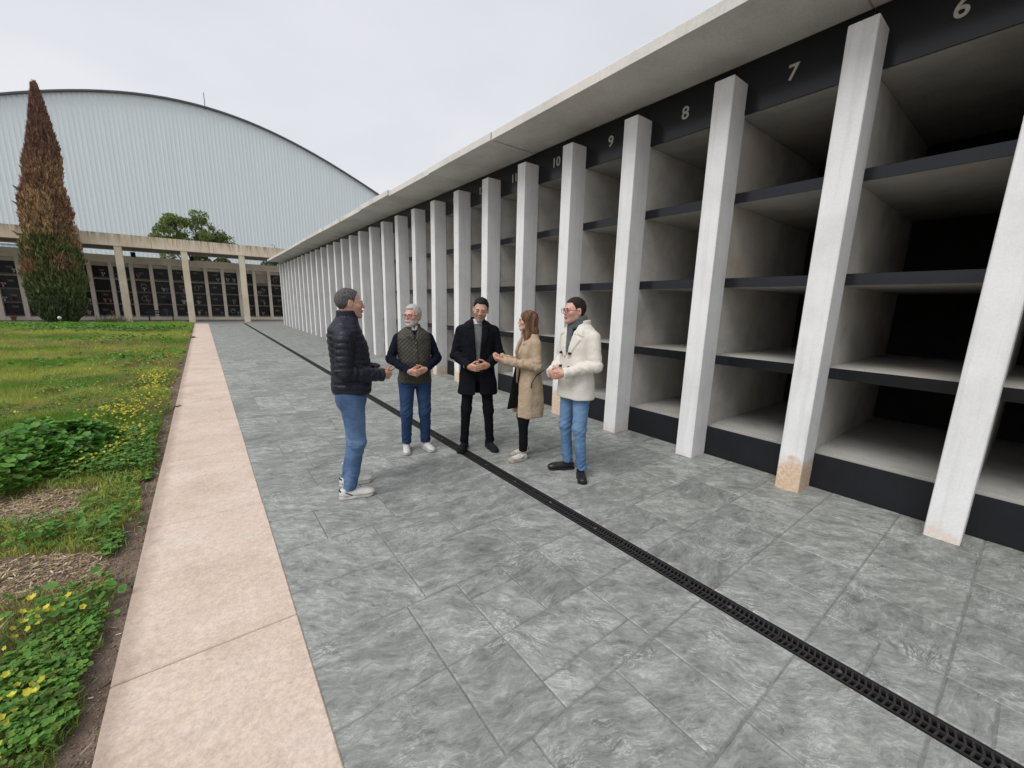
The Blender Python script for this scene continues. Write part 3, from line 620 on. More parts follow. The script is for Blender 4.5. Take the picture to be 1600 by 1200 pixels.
pf.append(blade_mesh('s', fx, fy, lawn_z(fx, fy), fh, .003*np.ones(n), .02*np.ones(n), np.tile((.12, .20, .04), (n, 1)), 1))
add_stuff('yellow_flowers', pf, M['petal'], kind='stuff', label='scattered yellow wood sorrel flowers near the kerb', cat='flowers')
# ---- straw mulch
n = 60000; x = -.5-rng.uniform(0, 1.9, n); y = rng.uniform(1.0, 7.5, n); e, mu, spt = bare(x, y); k_ = (mu | (spt & (rng.random(n) < .5)) | (e & (rng.random(n) < .03))) & (x > -.3*y-.6); x, y = x[k_], y[k_]; n = len(x)
L_ = rng.uniform(.005, .024, n)*(1+1.2*(rng.random(n) < .08)); t = rng.normal(.2, .9, n); wd = rng.uniform(.0012, .0042, n); dx, dy = np.cos(t)*L_, np.sin(t)*L_; ux, uy = -np.sin(t)*wd, np.cos(t)*wd; z = lawn_z(x, y)+rng.uniform(.001, .012, n); zz = rng.uniform(-.006, .010, n)
V = np.stack([np.stack([x-dx-ux, y-dy-uy, z-zz], -1), np.stack([x+dx-ux, y+dy-uy, z+zz], -1), np.stack([x+dx+ux, y+dy+uy, z+zz+.001], -1), np.stack([x-dx+ux, y-dy+uy, z-zz+.001], -1)], 1).reshape(-1, 3)
C = np.array([.34, .25, .16])*rng.uniform(.35, 1.5, (n, 1)); C[rng.random(n) < .08] = (.62, .54, .42)
add_stuff('straw', [(V, (np.arange(n)*4)[:, None]+np.arange(4), np.zeros((0, 3), int), np.repeat(C, 4, 0))], M['straw'], kind='stuff', label='dry straw and wood chip mulch between the weeds', cat='mulch')
# ---- long leaved weeds among the clover, and crumbs of soil beside the kerb
def sprays(c, L0, wd, d, col):
    n = len(c); s_ = unit(np.cross(d, rng.normal(0, 1, (n, 3))))*wd[:, None]
    V = np.stack([c-d*L0[:, None]*.5, c+s_, c+d*L0[:, None]*.6, c-s_], 1).reshape(-1, 3)
    return V, (np.arange(n)*4)[:, None]+np.arange(4), np.zeros((0, 3), int), np.repeat(col, 4, 0)
n = 9000; x = -.50-rng.uniform(0, 1.5, n); y = rng.uniform(1.2, 9, n); e, mu, spt = bare(x, y); k_ = ~mu & ~(e & (rng.random(n) < .93)) & (x > -.3*y-.5) & (vnoise(np.stack([x, y], -1), 3.1, 44) > .36); x, y = x[k_], y[k_]; n = len(x)
a = rng.uniform(0, 6.283, n); el = rng.uniform(.1, 1.1, n); d = np.stack([np.cos(a)*np.cos(el), np.sin(a)*np.cos(el), np.sin(el)], -1); L_ = rng.uniform(.025, .075, n)
cw = np.array([.12, .24, .05])*rng.uniform(.5, 1.35, (n, 1)); cw[rng.random(n) < .07] = (.34, .30, .13)
add_stuff('weed_leaves', [sprays(np.stack([x, y, lawn_z(x, y)+.012+L_*.45*np.sin(el)+rng.uniform(0, .04, n)], -1), L_, L_*rng.uniform(.06, .14, n), d, cw)], M['leaf'], kind='stuff', label='narrow leaved weeds mixed into the clover strip', cat='weeds')
n = 9000; x = -.478-np.abs(rng.normal(0, .14, n)); y = 1.2+8*rng.random(n)**1.6; r_ = rng.uniform(.0012, .0065, n)*(rng.random(n)**1.5+.25); z = lawn_z(x, y)+r_*.3
base_ = np.array([(1, 1, 1), (1, -1, -1), (-1, 1, -1), (-1, -1, 1)], float)*.8; J = base_[None]+rng.normal(0, .35, (n, 4, 3)); V = (np.stack([x, y, z], -1)[:, None]+J*r_[:, None, None]).reshape(-1, 3)
T = ((np.arange(n)*4)[:, None, None]+np.array([[0, 1, 2], [0, 3, 1], [0, 2, 3], [1, 3, 2]])[None]).reshape(-1, 3)
add_stuff('soil_crumbs', [(V, np.zeros((0, 4), int), T, np.repeat(np.array([.24, .185, .145])*rng.uniform(.5, 1.5, (n, 1)), 4, 0))], M['straw'], kind='stuff', label='crumbs of dry soil along the kerb edge', cat='soil')
# ---- single weeds leaning over the kerb
def weed(y, n, L0, col, label, rad=0.0):
    mb = MB(); q = random.Random(int(y*10))
    for i in range(n):
        a = q.uniform(-1.2, 1.2); L1 = L0*q.uniform(.6, 1.1); d = Vector((math.cos(a), math.sin(a), 0)); s_ = Vector((-d.y, d.x, 0))*L1*.10
        p0 = Vector((0, 0, 0)); p1 = d*L1*.5+Vector((0, 0, L1*.35)); p2 = d*L1+Vector((0, 0, L1*.12))
        mb.add([p0-s_*.3, p0+s_*.3, p1+s_, p1-s_, p2], [(0, 1, 2, 3), (3, 2, 4)])
        for k in range(3):
            f_ = .4+.2*k; c = p0.lerp(p1, f_*1.2) if f_ < .8 else p1; mb.add([c, c+s_*4+d*.01, c+s_*2.2+d*L1*.12], [(0, 1, 2)]); mb.add([c, c-s_*4+d*.01, c-s_*2.2+d*L1*.12], [(0, 2, 1)])
    o = mb.obj('weed', simple('weed_leaf', col, tuple(c*.6 for c in col), 30, .6, 0), loc=(-.50, y, -.04), label=label, cat='weed')
weed(3.02, 5, .10, (.05, .09, .03), 'small weed leaning onto the kerb nearest the camera'); weed(6.1, 6, .11, (.05, .10, .03), 'dark weed reaching over the kerb beside the large yellow flower patch')
weed(7.9, 10, .16, (.06, .09, .04), 'spiky dark weed overhanging the kerb past the yellow flowers'); weed(11.6, 5, .14, (.06, .10, .05), 'thin weed lying on the kerb halfway along the lawn'); weed(21.5, 12, .28, (.06, .11, .05), 'tall tuft of weed over the far kerb before the canopy')
# ---- leaf cloud helper for trees
def sprays(c, L0, wd, d, col):
    n = len(c); s_ = unit(np.cross(d, rng.normal(0, 1, (n, 3))))*wd[:, None]
    V = np.stack([c-d*L0[:, None]*.5, c+s_, c+d*L0[:, None]*.6, c-s_], 1).reshape(-1, 3)
    return V, (np.arange(n)*4)[:, None]+np.arange(4), np.zeros((0, 3), int), np.repeat(col, 4, 0)
# cypress, half dead
cyp = empty('cypress_tree', (-6.45, 34.2, 0), label='tall narrow cypress, brown and dying above, dark green at the foot', cat='tree')
MB().tube([(0, 0, -.1), (.05, 0, 3), (.2, 0, 7), (.5, 0, 11.5)], [.22, .17, .10, .02], 8).obj('trunk', M['bark'], cyp)
rp0 = np.array([(.05, .50), (.5, .80), (1.2, 1.0), (2, 1.08), (3.3, 1.08), (4.5, 1.0), (5.5, .93), (6.5, .86), (7.5, .74), (8.5, .66), (9.5, .54), (10.5, .40), (11.5, .26), (12.3, .12), (12.6, .02)])
n = 75000; z = rng.uniform(0.05, 12.55, n); R0 = np.interp(z, rp0[:, 0], rp0[:, 1]); keep = rng.random(n) < (R0/1.1)**.8; z, R0 = z[keep], R0[keep]; n = len(z); a = rng.uniform(0, 6.283, n)
lump = vnoise(np.stack([np.cos(a)*3+5, np.sin(a)*3+5, z*1.4], -1), 1.6, 7); lump2 = vnoise(np.stack([np.cos(a)*3+5, np.sin(a)*3+5, z*1.4], -1), 4.5, 8)
fr = 1-np.abs(rng.normal(0, .16, n)); Rr = R0*(.70+.36*lump+.34*lump2)*np.clip(fr, .3, 1.12); cxz = np.interp(z, [0, 2.3, 7.2, 9.4, 12.6], [0, .03, .20, .48, .60])
c = np.stack([cxz+np.cos(a)*Rr, np.sin(a)*Rr, z], -1)
d = unit(np.stack([np.cos(a)*.35+rng.normal(0, .22, n), np.sin(a)*.35+rng.normal(0, .22, n), np.ones(n)], -1))
px = c[:, 0]; green = np.array([.135, .170, .062]); dgreen = np.array([.090, .115, .058]); rust = np.array([.27, .155, .098]); tan = np.array([.42, .285, .155]); dk = np.array([.18, .105, .078])
nn_ = vnoise(c, 1.1, 9); n3 = vnoise(c, 3.2, 10)
dead = sstep_(z+3.4*(nn_-.5)+1.8*(n3-.5)+.8*px, 3.9, 5.9)
dead = np.maximum(dead, np.exp(-(((px+.80)/.42)**2+((z-3.15)/.42)**2))*1.3); dead = np.maximum(dead, np.exp(-(((px-.55)/.35)**2+((z-3.5)/.6)**2))*1.1*(n3 > .35)); dead = np.clip(dead, 0, 1)[:, None]
tt = sstep_(nn_*.6+n3*.4+.0*z, .40, .62)[:, None]*sstep_(9.5-z, 0, 2.5)[:, None]*np.where(z > 4, 1, .1)[:, None]
gcol = green*sstep_(z, .8, 2.6)[:, None]+dgreen*(1-sstep_(z, .8, 2.6))[:, None]; gcol = gcol*(1+.5*(n3[:, None]-.5))
hi = sstep_(z, 8.0, 10.0)[:, None]; rc = rust*(1-hi)+dk*hi*1.25; dcol = rc*(1-tt)+tan*tt
col = (gcol*(1-dead)+dcol*dead)*rng.uniform(.6, 1.4, (n, 1))
V, Q, T, C = sprays(c, rng.uniform(.12, .30, n), rng.uniform(.012, .034, n), d, col)
# stray twigs poking out
def twig(x0, z0, L1, nn, colr):
    t = rng.random(nn); cc_ = np.stack([x0-L1*t*.8, rng.normal(0, .10, nn)-.3, z0+L1*t*.55], -1)+rng.normal(0, .045, (nn, 3))*(1-t[:, None]); dd = unit(np.stack([-.7*np.ones(nn), rng.normal(0, .3, nn), .8*np.ones(nn)], -1)); return sprays(cc_, rng.uniform(.10, .20, nn), rng.uniform(.01, .02, nn), dd, np.tile(colr, (nn, 1))*rng.uniform(.6, 1.3, (nn, 1)))
ex = [(V, Q, T, C), twig(-.75, 4.6, .45, 160, green), twig(-.66, 6.2, .30, 120, rust), twig(-.58, 7.0, .25, 100, dk), twig(-.90, 2.7, .35, 200, rust)]
e2 = twig(0, 0, .45, 200, rust); e2[0][:, 0] = .85-e2[0][:, 0]*.8; e2[0][:, 2] += 5.0; ex.append(e2)
V, Q, T, C = join(ex); meshobj('crown', npmesh('crown', V, quads=Q, col=np.clip(C, 0, 1)), M['spray'], cyp, kind='stuff')
# leafy trees beyond the gallery
def tree(name, loc, blobs, nl, ls, c1, c2, label, trunk=True, seed=0, sparse=0.0):
    o = empty(name, loc, label=label, cat='tree' if trunk else 'bush'); q = np.random.default_rng(seed); P_ = []; D_ = []
    vol = np.array([b[3]**2 for b in blobs]); vol = vol/vol.sum()
    for b, f_ in zip(blobs, vol):
        m = int(nl*f_); v = unit(q.normal(0, 1, (m, 3))); rad = b[3]*(1-np.abs(q.normal(0, .28, m))); ps_ = np.array(b[:3])+v*rad[:, None]*np.array([1, 1, .75]); P_.append(ps_); D_.append(v)
    P_ = np.concatenate(P_); D_ = np.concatenate(D_); k_ = vnoise(P_, 1.5, seed) > .30+sparse; P_, D_ = P_[k_], D_[k_]; m = len(P_)
    t = vnoise(P_, 1.0, seed+3)[:, None]; col = (np.array(c1)*(1-t)+np.array(c2)*t)*q.uniform(.6, 1.4, (m, 1))
    d = unit(D_*.5+q.normal(0, .6, (m, 3))); V, Q, T, C = sprays(P_, ls*q.uniform(.7, 1.5, m), ls*.30*q.uniform(.7, 1.3, m), d, col)
    if trunk:
        base = Vector((0, 0, 0)); MB().tube([(0, 0, -.1), (.05, 0, 2), (.0, .1, 4.2)], [.22, .17, .12], 8).obj('trunk', M['bark'], o)
        for b in blobs[:9]: MB().tube([(0, .1, 3.4+.1*b[0]), (b[0]*.5, b[1]*.5, 3.6+(b[2]-3.6)*.55), tuple(b[:3])], [.08, .05, .015], 6).obj('branch', M['bark'], o)
    meshobj('crown', npmesh('crown', V, quads=Q, col=np.clip(C, 0, 1)), M['leaf'], o, kind='stuff')
rq = np.random.default_rng(12); bl = []
for _ in range(75):
    a = rq.uniform(0, math.pi); rr_ = rq.random()**.5; xx = math.cos(a)*2.75*rr_; zz = 5.6+math.sin(a)*3.3*rr_*(1-.10*abs(xx))
    bl.append((xx, rq.normal(0, .8), zz, rq.uniform(.40, .75)))
bl += [(-1.9, 0, 5.0, .6), (.3, .2, 4.8, .8), (1.9, 0, 4.7, .7), (-.4, .4, 4.4, .6), (1.2, .4, 4.4, .5)]
tree('leafy_tree', (.05, 46, 0), bl, 30000, .17, (.075, .115, .035), (.24, .31, .09), 'round green broadleaf tree rising above the gallery canopy', seed=3, sparse=.13)
tree('small_tree', (5.4, 45, 0), [(0, 0, 4.6, .8), (1.0, 0, 5.0, .7), (2.0, 0, 4.5, .8), (-1.2, 0, 4.3, .6), (-2.0, 0, 4.7, .35)], 5000, .12, (.03, .045, .02), (.09, .11, .05), 'sparse grey-green tree seen under the canopy beside the white building', seed=5, sparse=.12)
tree('bush', (2.9, 43, 0), [(0, 0, 3.7, 1.0), (1.1, 0, 3.5, .9), (-1.0, 0, 3.5, .8)], 5000, .11, (.02, .035, .012), (.05, .07, .03), 'dark bush just behind the gallery wall, right of the round tree', trunk=False, seed=6)
# dry shrub in front of the second column
dsh = empty('dry_shrub', (-4.25, 33.1, -.03), label='grey dried out shrub at the lawn edge right of the cypress', cat='shrub'); mb = MB(); q = random.Random(9)
for i in range(420):
    a = q.uniform(0, 6.283); L1 = q.uniform(.35, .85); e_ = q.uniform(.35, 1.2); p0 = Vector((q.gauss(0, .35), q.gauss(0, .18), 0)); d = Vector((math.cos(a)*math.cos(e_)*1.3, math.sin(a)*math.cos(e_), math.sin(e_)))*L1; s_ = Vector((-math.sin(a), math.cos(a), 0))*.010
    mb.add([p0-s_, p0+s_, p0+d*.6+Vector((0, 0, .03))+s_, p0+d*.6+Vector((0, 0, .03))-s_, p0+d], [(0, 1, 2, 3), (3, 2, 4)])
mb.obj('twigs', simple('dry_twig', (.34, .29, .22), (.16, .15, .10), 5, .9, 0), dsh, kind='stuff')
wf = empty('flower_stalk', (-5.42, 28.3, -.03), label='single thin stalk with a white seed head in the lawn before the cypress', cat='flower'); MB().tube([(0, 0, 0), (.04, 0, .25), (0, 0, .52)], .012, 5).obj('stem', simple('pale_stem', (.22, .25, .12), None, 8, .8, 0), wf)
mb = MB(); mb.tube([(0, 0, .50), (0, 0, .55), (0, 0, .62), (0, 0, .66)], [.02, .07, .07, .015], 8); mb.obj('seed_head', simple('white_fluff', (.72, .72, .66), None, 8, .9, 0), wf, smooth=True)
# bench on the gallery walk
bn = empty('park_bench', (-2.23, 35.75, .012), label='dark slatted bench with its back to the lawn, left of the middle column', cat='bench')
for i in range(3): MB().cbox((-.64, -.03, .50+i*.095), (.64, -.008, .57+i*.095), .004).obj('back_slat', M['darkmetal'], bn)
for i in range(4): MB().cbox((-.64, .03+i*.105, .405), (.64, .115+i*.105, .43), .004).obj('seat_slat', M['darkmetal'], bn)
for s_ in (-.60, .60): MB().tube([(s_, .42, 0), (s_, .42, .39), (s_, -.0, .395), (s_, -.035, .80)], .024, 8).obj('frame', M['darkmetal'], bn); MB().tube([(s_, .0, 0), (s_, .02, .39)], .022, 8).obj('leg', M['darkmetal'], bn)
pt = MB(); pt.tube([(0, 0, 0), (0, 0, .20), (0, 0, .22)], [.09, .13, .14], 12); pot = empty('flower_pot', (-9.25, 38.3, .012), label='terracotta pot of red flowers at the foot of the far left wall pier', cat='flower pot'); pt.obj('pot', simple('terracotta', (.32, .12, .08), None, 8, .8, 0), pot)
meshobj('blooms', bqm[2][0], None, pot, (0, 0, .38))
# ================================================================== people: surfaces grown from distance fields
def nets(fn, lo, hi, h):
    lo = np.asarray(lo, float); hi = np.asarray(hi, float); n = np.ceil((hi-lo)/h).astype(int)+1
    ax = [lo[i]+h*np.arange(n[i]) for i in range(3)]
    st = 4; nc = (n+st-1)//st+1
    Pc = np.stack(np.meshgrid(*[lo[i]+h*st*np.arange(nc[i]) for i in range(3)], indexing='ij'), -1)
    Fc = fn(Pc.reshape(-1, 3)).reshape(nc)
    A_ = np.abs(Fc); near = A_ < h*st*2.2+.012
    sg = Fc < 0
    for a in range(3):
        df = np.diff(sg, axis=a); s0 = [slice(None)]*3; s1 = [slice(None)]*3; s0[a] = slice(0, -1); s1[a] = slice(1, None); near[tuple(s0)] |= df; near[tuple(s1)] |= df
    blk = near.copy()
    cellm = np.zeros(nc-1, bool)
    for i_ in (0, 1):
        for j_ in (0, 1):
            for k_ in (0, 1): cellm |= near[i_:nc[0]-1+i_, j_:nc[1]-1+j_, k_:nc[2]-1+k_]
    gi = [np.minimum(np.arange(n[i])//st, nc[i]-2) for i in range(3)]
    need = cellm[np.ix_(*gi)]
    F = np.where(sg[np.ix_(*[np.minimum((np.arange(n[i])+st//2)//st, nc[i]-1) for i in range(3)])], -1.0, 1.0)
    P = np.stack(np.meshgrid(*ax, indexing='ij'), -1)
    F[need] = fn(P[need]); F[0] = F[-1] = 1; F[:, 0] = F[:, -1] = 1; F[:, :, 0] = F[:, :, -1] = 1
    S = F < 0; c = n-1
    acc = np.zeros((*c, 3)); cnt = np.zeros(c)
    sl_ = lambda o: tuple(slice(o[i], o[i]+c[i]) for i in range(3))
    for a in range(3):
        b, d = [x for x in range(3) if x != a]
        for ob in (0, 1):
            for od in (0, 1):
                o = [0, 0, 0]; o[b] = ob; o[d] = od; o2 = list(o); o2[a] = 1
                f0 = F[sl_(o)]; f1 = F[sl_(o2)]; m = (f0 < 0) != (f1 < 0)
                t = np.where(m, f0/np.where(m, f0-f1, 1), 0)
                cnt += m; acc[..., a] += np.where(m, t, 0); acc[..., b] += m*ob; acc[..., d] += m*od
    act = cnt > 0; idx = -np.ones(c, int); idx[act] = np.arange(act.sum())
    ijk = np.argwhere(act); V = lo+h*(ijk+acc[act]/cnt[act][:, None])
    Q = []
    for a in range(3):
        b, d = (a+1) % 3, (a+2) % 3
        s0 = [slice(1, c[i]) for i in range(3)]; s0[a] = slice(0, c[a]); s1 = list(s0); s1[a] = slice(1, c[a]+1)
        A = S[tuple(s0)]; Bb = S[tuple(s1)]; e = np.argwhere(A != Bb)
        if not len(e): continue
        off = np.array([1, 1, 1]); off[a] = 0; e = e+off
        inside = S[tuple(e.T)]
        db = np.zeros(3, int); db[b] = 1; dd = np.zeros(3, int); dd[d] = 1
        q_ = np.stack([idx[tuple((e-db-dd).T)], idx[tuple((e-dd).T)], idx[tuple(e.T)], idx[tuple((e-db).T)]], -1)
        q_[~inside] = q_[~inside][:, ::-1]; Q.append(q_)
    Q = np.concatenate(Q); Q = Q[(Q >= 0).all(1)]
    return V, Q
def smin(a, b, k): h = np.clip(.5+.5*(b-a)/k, 0, 1); return b*(1-h)+a*h-k*h*(1-h)
def smax(a, b, k): return -smin(-a, -b, k)
def cap(P, a, b, ra, rb=None, sq=None, ret=False):
    a = np.asarray(a, float); b = np.asarray(b, float); rb = ra if rb is None else rb
    ab = b-a; t = np.clip(((P-a)@ab)/(ab@ab), 0, 1); D = P-(a+t[:, None]*ab)
    d = np.linalg.norm(D if sq is None else D*np.asarray(sq), axis=1)-(ra+(rb-ra)*t)
    return (d, t) if ret else d
def ell(P, c, r, Rm=None):
    D = P-np.asarray(c, float); D = D if Rm is None else D@Rm
    r = np.asarray(r, float); k0 = np.linalg.norm(D/r, axis=1); k1 = np.linalg.norm(D/r**2, axis=1)+1e-9
    return k0*(k0-1)/k1
def boxs(P, c, s, rd=.01):
    q_ = np.abs(P-np.asarray(c, float))-np.asarray(s, float)+rd
    return np.linalg.norm(np.maximum(q_, 0), axis=1)+np.minimum(q_.max(1), 0)-rd
def stack(P, keys, n=2.3):
    """torso: keys (z, cy, rx, ry) from low to high"""
    K = np.array(keys, float); z = P[:, 2]; zz = np.clip(z, K[0, 0], K[-1, 0])
    cy, rx, ry = [np.interp(zz, K[:, 0], K[:, i]) for i in (1, 2, 3)]
    k = (np.abs(P[:, 0]/rx)**n+np.abs((P[:, 1]-cy)/ry)**n)**(1/n)
    d = (k-1)*np.minimum(rx, ry)*1.05
    return smax(d, np.maximum(K[0, 0]-z, z-K[-1, 0]), .012)
def poly(P2, pts):
    """signed distance to polygon in a plane"""
    pts = np.asarray(pts, float); d = np.full(len(P2), 1e9); s_ = np.ones(len(P2)); N = len(pts); j = N-1
    for i in range(N):
        e = pts[j]-pts[i]; w_ = P2-pts[i]; b_ = w_-e*np.clip((w_@e)/(e@e), 0, 1)[:, None]
        d = np.minimum(d, (b_**2).sum(1))
        c1 = P2[:, 1] >= pts[i, 1]; c2 = P2[:, 1] < pts[j, 1]; c3 = e[0]*w_[:, 1] > e[1]*w_[:, 0]
        flip = (c1 & c2 & c3) | (~c1 & ~c2 & ~c3); s_[flip] *= -1; j = i
    return s_*np.sqrt(d)
def sstep(x, a, b): t = np.clip((x-a)/(b-a), 0, 1); return t*t*(3-2*t)
def rotm(yaw=0, pitch=0, roll=0):
    """local->world of a head: yaw>0 turns to the person's left, pitch>0 looks down"""
    cy, sy = math.cos(yaw), math.sin(yaw); cp, sp = math.cos(pitch), math.sin(pitch); cr_, sr = math.cos(roll), math.sin(roll)
    Ry = np.array([[cy, -sy, 0], [sy, cy, 0], [0, 0, 1]]); Rx = np.array([[1, 0, 0], [0, cp, sp], [0, -sp, cp]]); Rr = np.array([[cr_, 0, sr], [0, 1, 0], [-sr, 0, cr_]])
    return Ry@Rx@Rr

def head_sdf(p, female=False, jaw=1.0, beard=0):
    f_ = .93 if female else 1.0
    d = ell(p, (0, -.018, .028), (.075, .094, .088))
    d = smin(d, ell(p, (0, .026, -.02), (.060*f_, .064, .088)), .03)
    d = smin(d, cap(p, (.036*jaw, .0, -.055), (.010, .066, -.090), .022*jaw*f_, .019), .025); d = smin(d, cap(p, (-.036*jaw, .0, -.055), (-.010, .066, -.090), .022*jaw*f_, .019), .025)
    d = smin(d, ell(p, (0, .072, -.092), (.020, .018, .017)), .012)
    for s_ in (-1, 1): d = smin(d, ell(p, (s_*.043*f_, .056, -.018), (.019, .022, .017)), .02)
    d = smin(d, cap(p, (-.036, .080, .026), (.036, .080, .026), .0085), .016)
    for s_ in (-1, 1):
        d = smax(d, -ell(p, (s_*.031, .097, .008), (.017, .014, .0095)), .010)
        d = smin(d, ell(p, (s_*.031, .0765, .006), (.0135, .0135, .0105)), .004)
    d = smin(d, cap(p, (0, .084, .018), (0, .1035, -.020), .0070, .0100), .012)
    for s_ in (-1, 1): d = smin(d, ell(p, (s_*.0115, .094, -.024), (.0070, .010, .0075)), .006)
    d = smin(d, ell(p, (0, .092, -.050), (.023, .010, .0055)), .005); d = smin(d, ell(p, (0, .090, -.0615), (.020, .010, .0065)), .005)
    d = smax(d, -ell(p, (0, .103, -.0555), (.022, .006, .0016)), .003)
    if beard: d = d-.005*beard*sstep(-p[:, 2], .028, .06)*sstep(p[:, 1], -.01, .03)
    for s_ in (-1, 1):
        Re = rotm(s_*.35); e = ell(p, (s_*.076, -.008, -.004), (.0075, .018, .031), Re)
        e = smax(e, -ell(p, (s_*.084, -.004, .002), (.006, .010, .018)), .004); d = smin(d, e, .006)
    return d
def hairline(p, style):
    K = {'short': [(-.13, -.070), (-.06, -.055), (-.035, -.02), (-.018, .035), (.012, .028), (.024, .002), (.034, .045), (.052, .074), (.10, .088)],
         'receding': [(-.13, -.070), (-.06, -.058), (-.035, -.02), (-.018, .035), (.012, .028), (.022, .004), (.030, .05), (.045, .085), (.10, .100)]}[style]
    K = np.array(K); return (np.interp(p[:, 1], K[:, 0], K[:, 1])+.014*sstep(np.abs(p[:, 0]), .022, .045)*(p[:, 1] > .045)-p[:, 2])*.6
def finger(P, b, dirs, lens, rad):
    p0 = np.array(b, float); d = None
    for k, (dv, ln_) in enumerate(zip(dirs, lens)):
        p1 = p0+np.array(dv)*ln_; c = cap(P, p0, p1, rad*(1-.08*k), rad*(1-.08*(k+1))); d = c if d is None else smin(d, c, .003); p0 = p1
    return d
def hand_sdf(P, wrist, dirv, palm, side, curl=(.5, .7, .5), spread=.05, thumb=(.5, .35), sc=1.0, arm=None):
    """dirv: along the hand; palm: palm normal; side=+1 if the thumb lies on dirv x palm"""
    w_ = np.array(wrist, float); d_ = np.array(dirv, float); d_ /= np.linalg.norm(d_); n_ = np.array(palm, float); n_ -= d_*(n_@d_); n_ /= np.linalg.norm(n_)
    t_ = np.cross(d_, n_)*side
    Q = np.stack([(P-w_)@t_, (P-w_)@d_, (P-w_)@n_], -1)/sc      # x: towards the thumb, y: along, z: palm side
    h = boxs(Q, (0, .050, 0), (.040, .045, .0145), .014); h = smin(h, cap(Q, (0, -.05, 0), (0, .012, 0), .027, .025, sq=(.85, 1, 1.2)), .02)
    h = smin(h, ell(Q, (.024, .035, .012), (.018, .032, .013)), .012)
    for i, (x, L_) in enumerate(((.030, .072), (.0105, .080), (-.0095, .075), (-.0285, .060))):
        cu = [curl[0]*(1+.07*i), curl[0]*(1+.07*i)+curl[1], curl[0]+curl[1]+curl[2]]
        sp = (1.5-i)*spread
        dr = [np.array([math.sin(sp)*math.cos(c), math.cos(sp)*math.cos(c), math.sin(c)]) for c in cu]
        h = smin(h, finger(Q, (x, .088-(.006 if i in (0, 3) else 0), .0), dr, (L_*.46, L_*.31, L_*.26), .0092-.0008*(i == 3)), .004)
    a1, a2 = thumb
    h = smin(h, finger(Q, (.034, .022, .008), [np.array([math.cos(a1)*.85, math.sin(a1)+.35, .35]), np.array([math.cos(a1+a2)*.5, math.sin(a1+a2)+.3, .35])], (.040, .036), .0105), .006)
    return h*sc
def sdfobj(name, fn, lo, hi, h, m, parent, colf=None, **k):
    V, Q = nets(fn, lo, hi, h)
    me = npmesh(name, V, quads=Q, smooth=True, col=None if colf is None else colf(V))
    return meshobj(name, me, m, parent, **k)

def fabric(name, c1, c2=None, rough=.85, weave=350, bs=.25, sheen=0, fold=9):
    m, n, l, b = newmat(name); v = coords(n, l, 'Object'); c2 = c2 or tuple(x*.78 for x in c1)
    c = ramp(n, l, noise(n, l, v, 7, 6, .65), [(.35, c2), (.65, c1)]); c = mixc(n, l, .15, c, ramp(n, l, noise(n, l, v, weave, 2), [(.3, .75), (.7, 1.15)]), 'MULTIPLY')
    l(c, b.inputs['Base Color']); b.inputs['Roughness'].default_value = rough; b.inputs['Specular IOR Level'].default_value = .12 if rough > .5 else .35
    if sheen: b.inputs['Sheen Weight'].default_value = sheen
    wr = mathn(n, l, 'ABSOLUTE', mathn(n, l, 'SUBTRACT', noise(n, l, coords(n, l, 'Object', (1, 1, .75), (.5, .3, 0)), fold*.9, 2, .5, 1.2), .5)); wr = mathn(n, l, 'POWER', mathn(n, l, 'MULTIPLY', wr, 3.0, clamp=True), .6)
    h = mathn(n, l, 'ADD', mathn(n, l, 'ADD', mathn(n, l, 'MULTIPLY', wr, -.55), mathn(n, l, 'MULTIPLY', noise(n, l, v, fold, 3, .5, .5), 1.0)), mathn(n, l, 'MULTIPLY', noise(n, l, v, 60, 3), .06)); bump(n, l, b, h, bs, .03)
    return m
def denim(name, base, light, dark):
    m, n, l, b = newmat(name); v = coords(n, l, 'Object'); v2 = coords(n, l, 'Object', (1, 1, 3.5))
    fade = noise(n, l, v, 5, 3, .6); cr_ = noise(n, l, v2, 16, 6, .7, .8)
    c = ramp(n, l, fade, [(.3, dark), (.52, base), (.72, light)]); c = mixc(n, l, .55, c, ramp(n, l, cr_, [(.35, (.72, .74, .78)), (.62, (1.25, 1.22, 1.18))]), 'MULTIPLY')
    sp3 = n.new('ShaderNodeSeparateXYZ'); l(v, sp3.inputs[0]); fy_ = mathn(n, l, 'MULTIPLY', mathn(n, l, 'ADD', sp3.outputs[1], .01), 9, clamp=True); zz_ = ramp(n, l, sp3.outputs[2], [(.30, 0.0), (.50, 1.0), (.72, .9), (.88, 0.0)])
    c = mixc(n, l, mathn(n, l, 'MULTIPLY', mathn(n, l, 'MULTIPLY', fy_, zz_), .55), c, light)
    l(c, b.inputs['Base Color']); b.inputs['Roughness'].default_value = .88; b.inputs['Specular IOR Level'].default_value = .2
    bump(n, l, b, mathn(n, l, 'ADD', cr_, mathn(n, l, 'MULTIPLY', noise(n, l, v, 240, 2), .12)), .45, .014); return m
M['skin'] = mat_attr('skin', .5, spec=.4, bscale=220, bs=.06, var=.06, vscale=60)
M['skin'].node_tree.nodes['Principled BSDF'].inputs['Subsurface Weight'].default_value = .08
M['skin'].node_tree.nodes['Principled BSDF'].inputs['Subsurface Radius'].default_value = (.01, .004, .002)
def hairmat(name, c1, c2, sc_=95):
    m, n, l, b = newmat(name); v = coords(n, l, 'Object', (1, 1, .10)); v1 = coords(n, l, 'Object')
    s_ = noise(n, l, v, sc_, 5, .7, .3); c = ramp(n, l, s_, [(.35, c2), (.68, c1)]); l(c, b.inputs['Base Color']); b.inputs['Roughness'].default_value = .6; b.inputs['Specular IOR Level'].default_value = .15
    bump(n, l, b, mathn(n, l, 'ADD', s_, noise(n, l, v1, 130, 3)), .6, .006); return m

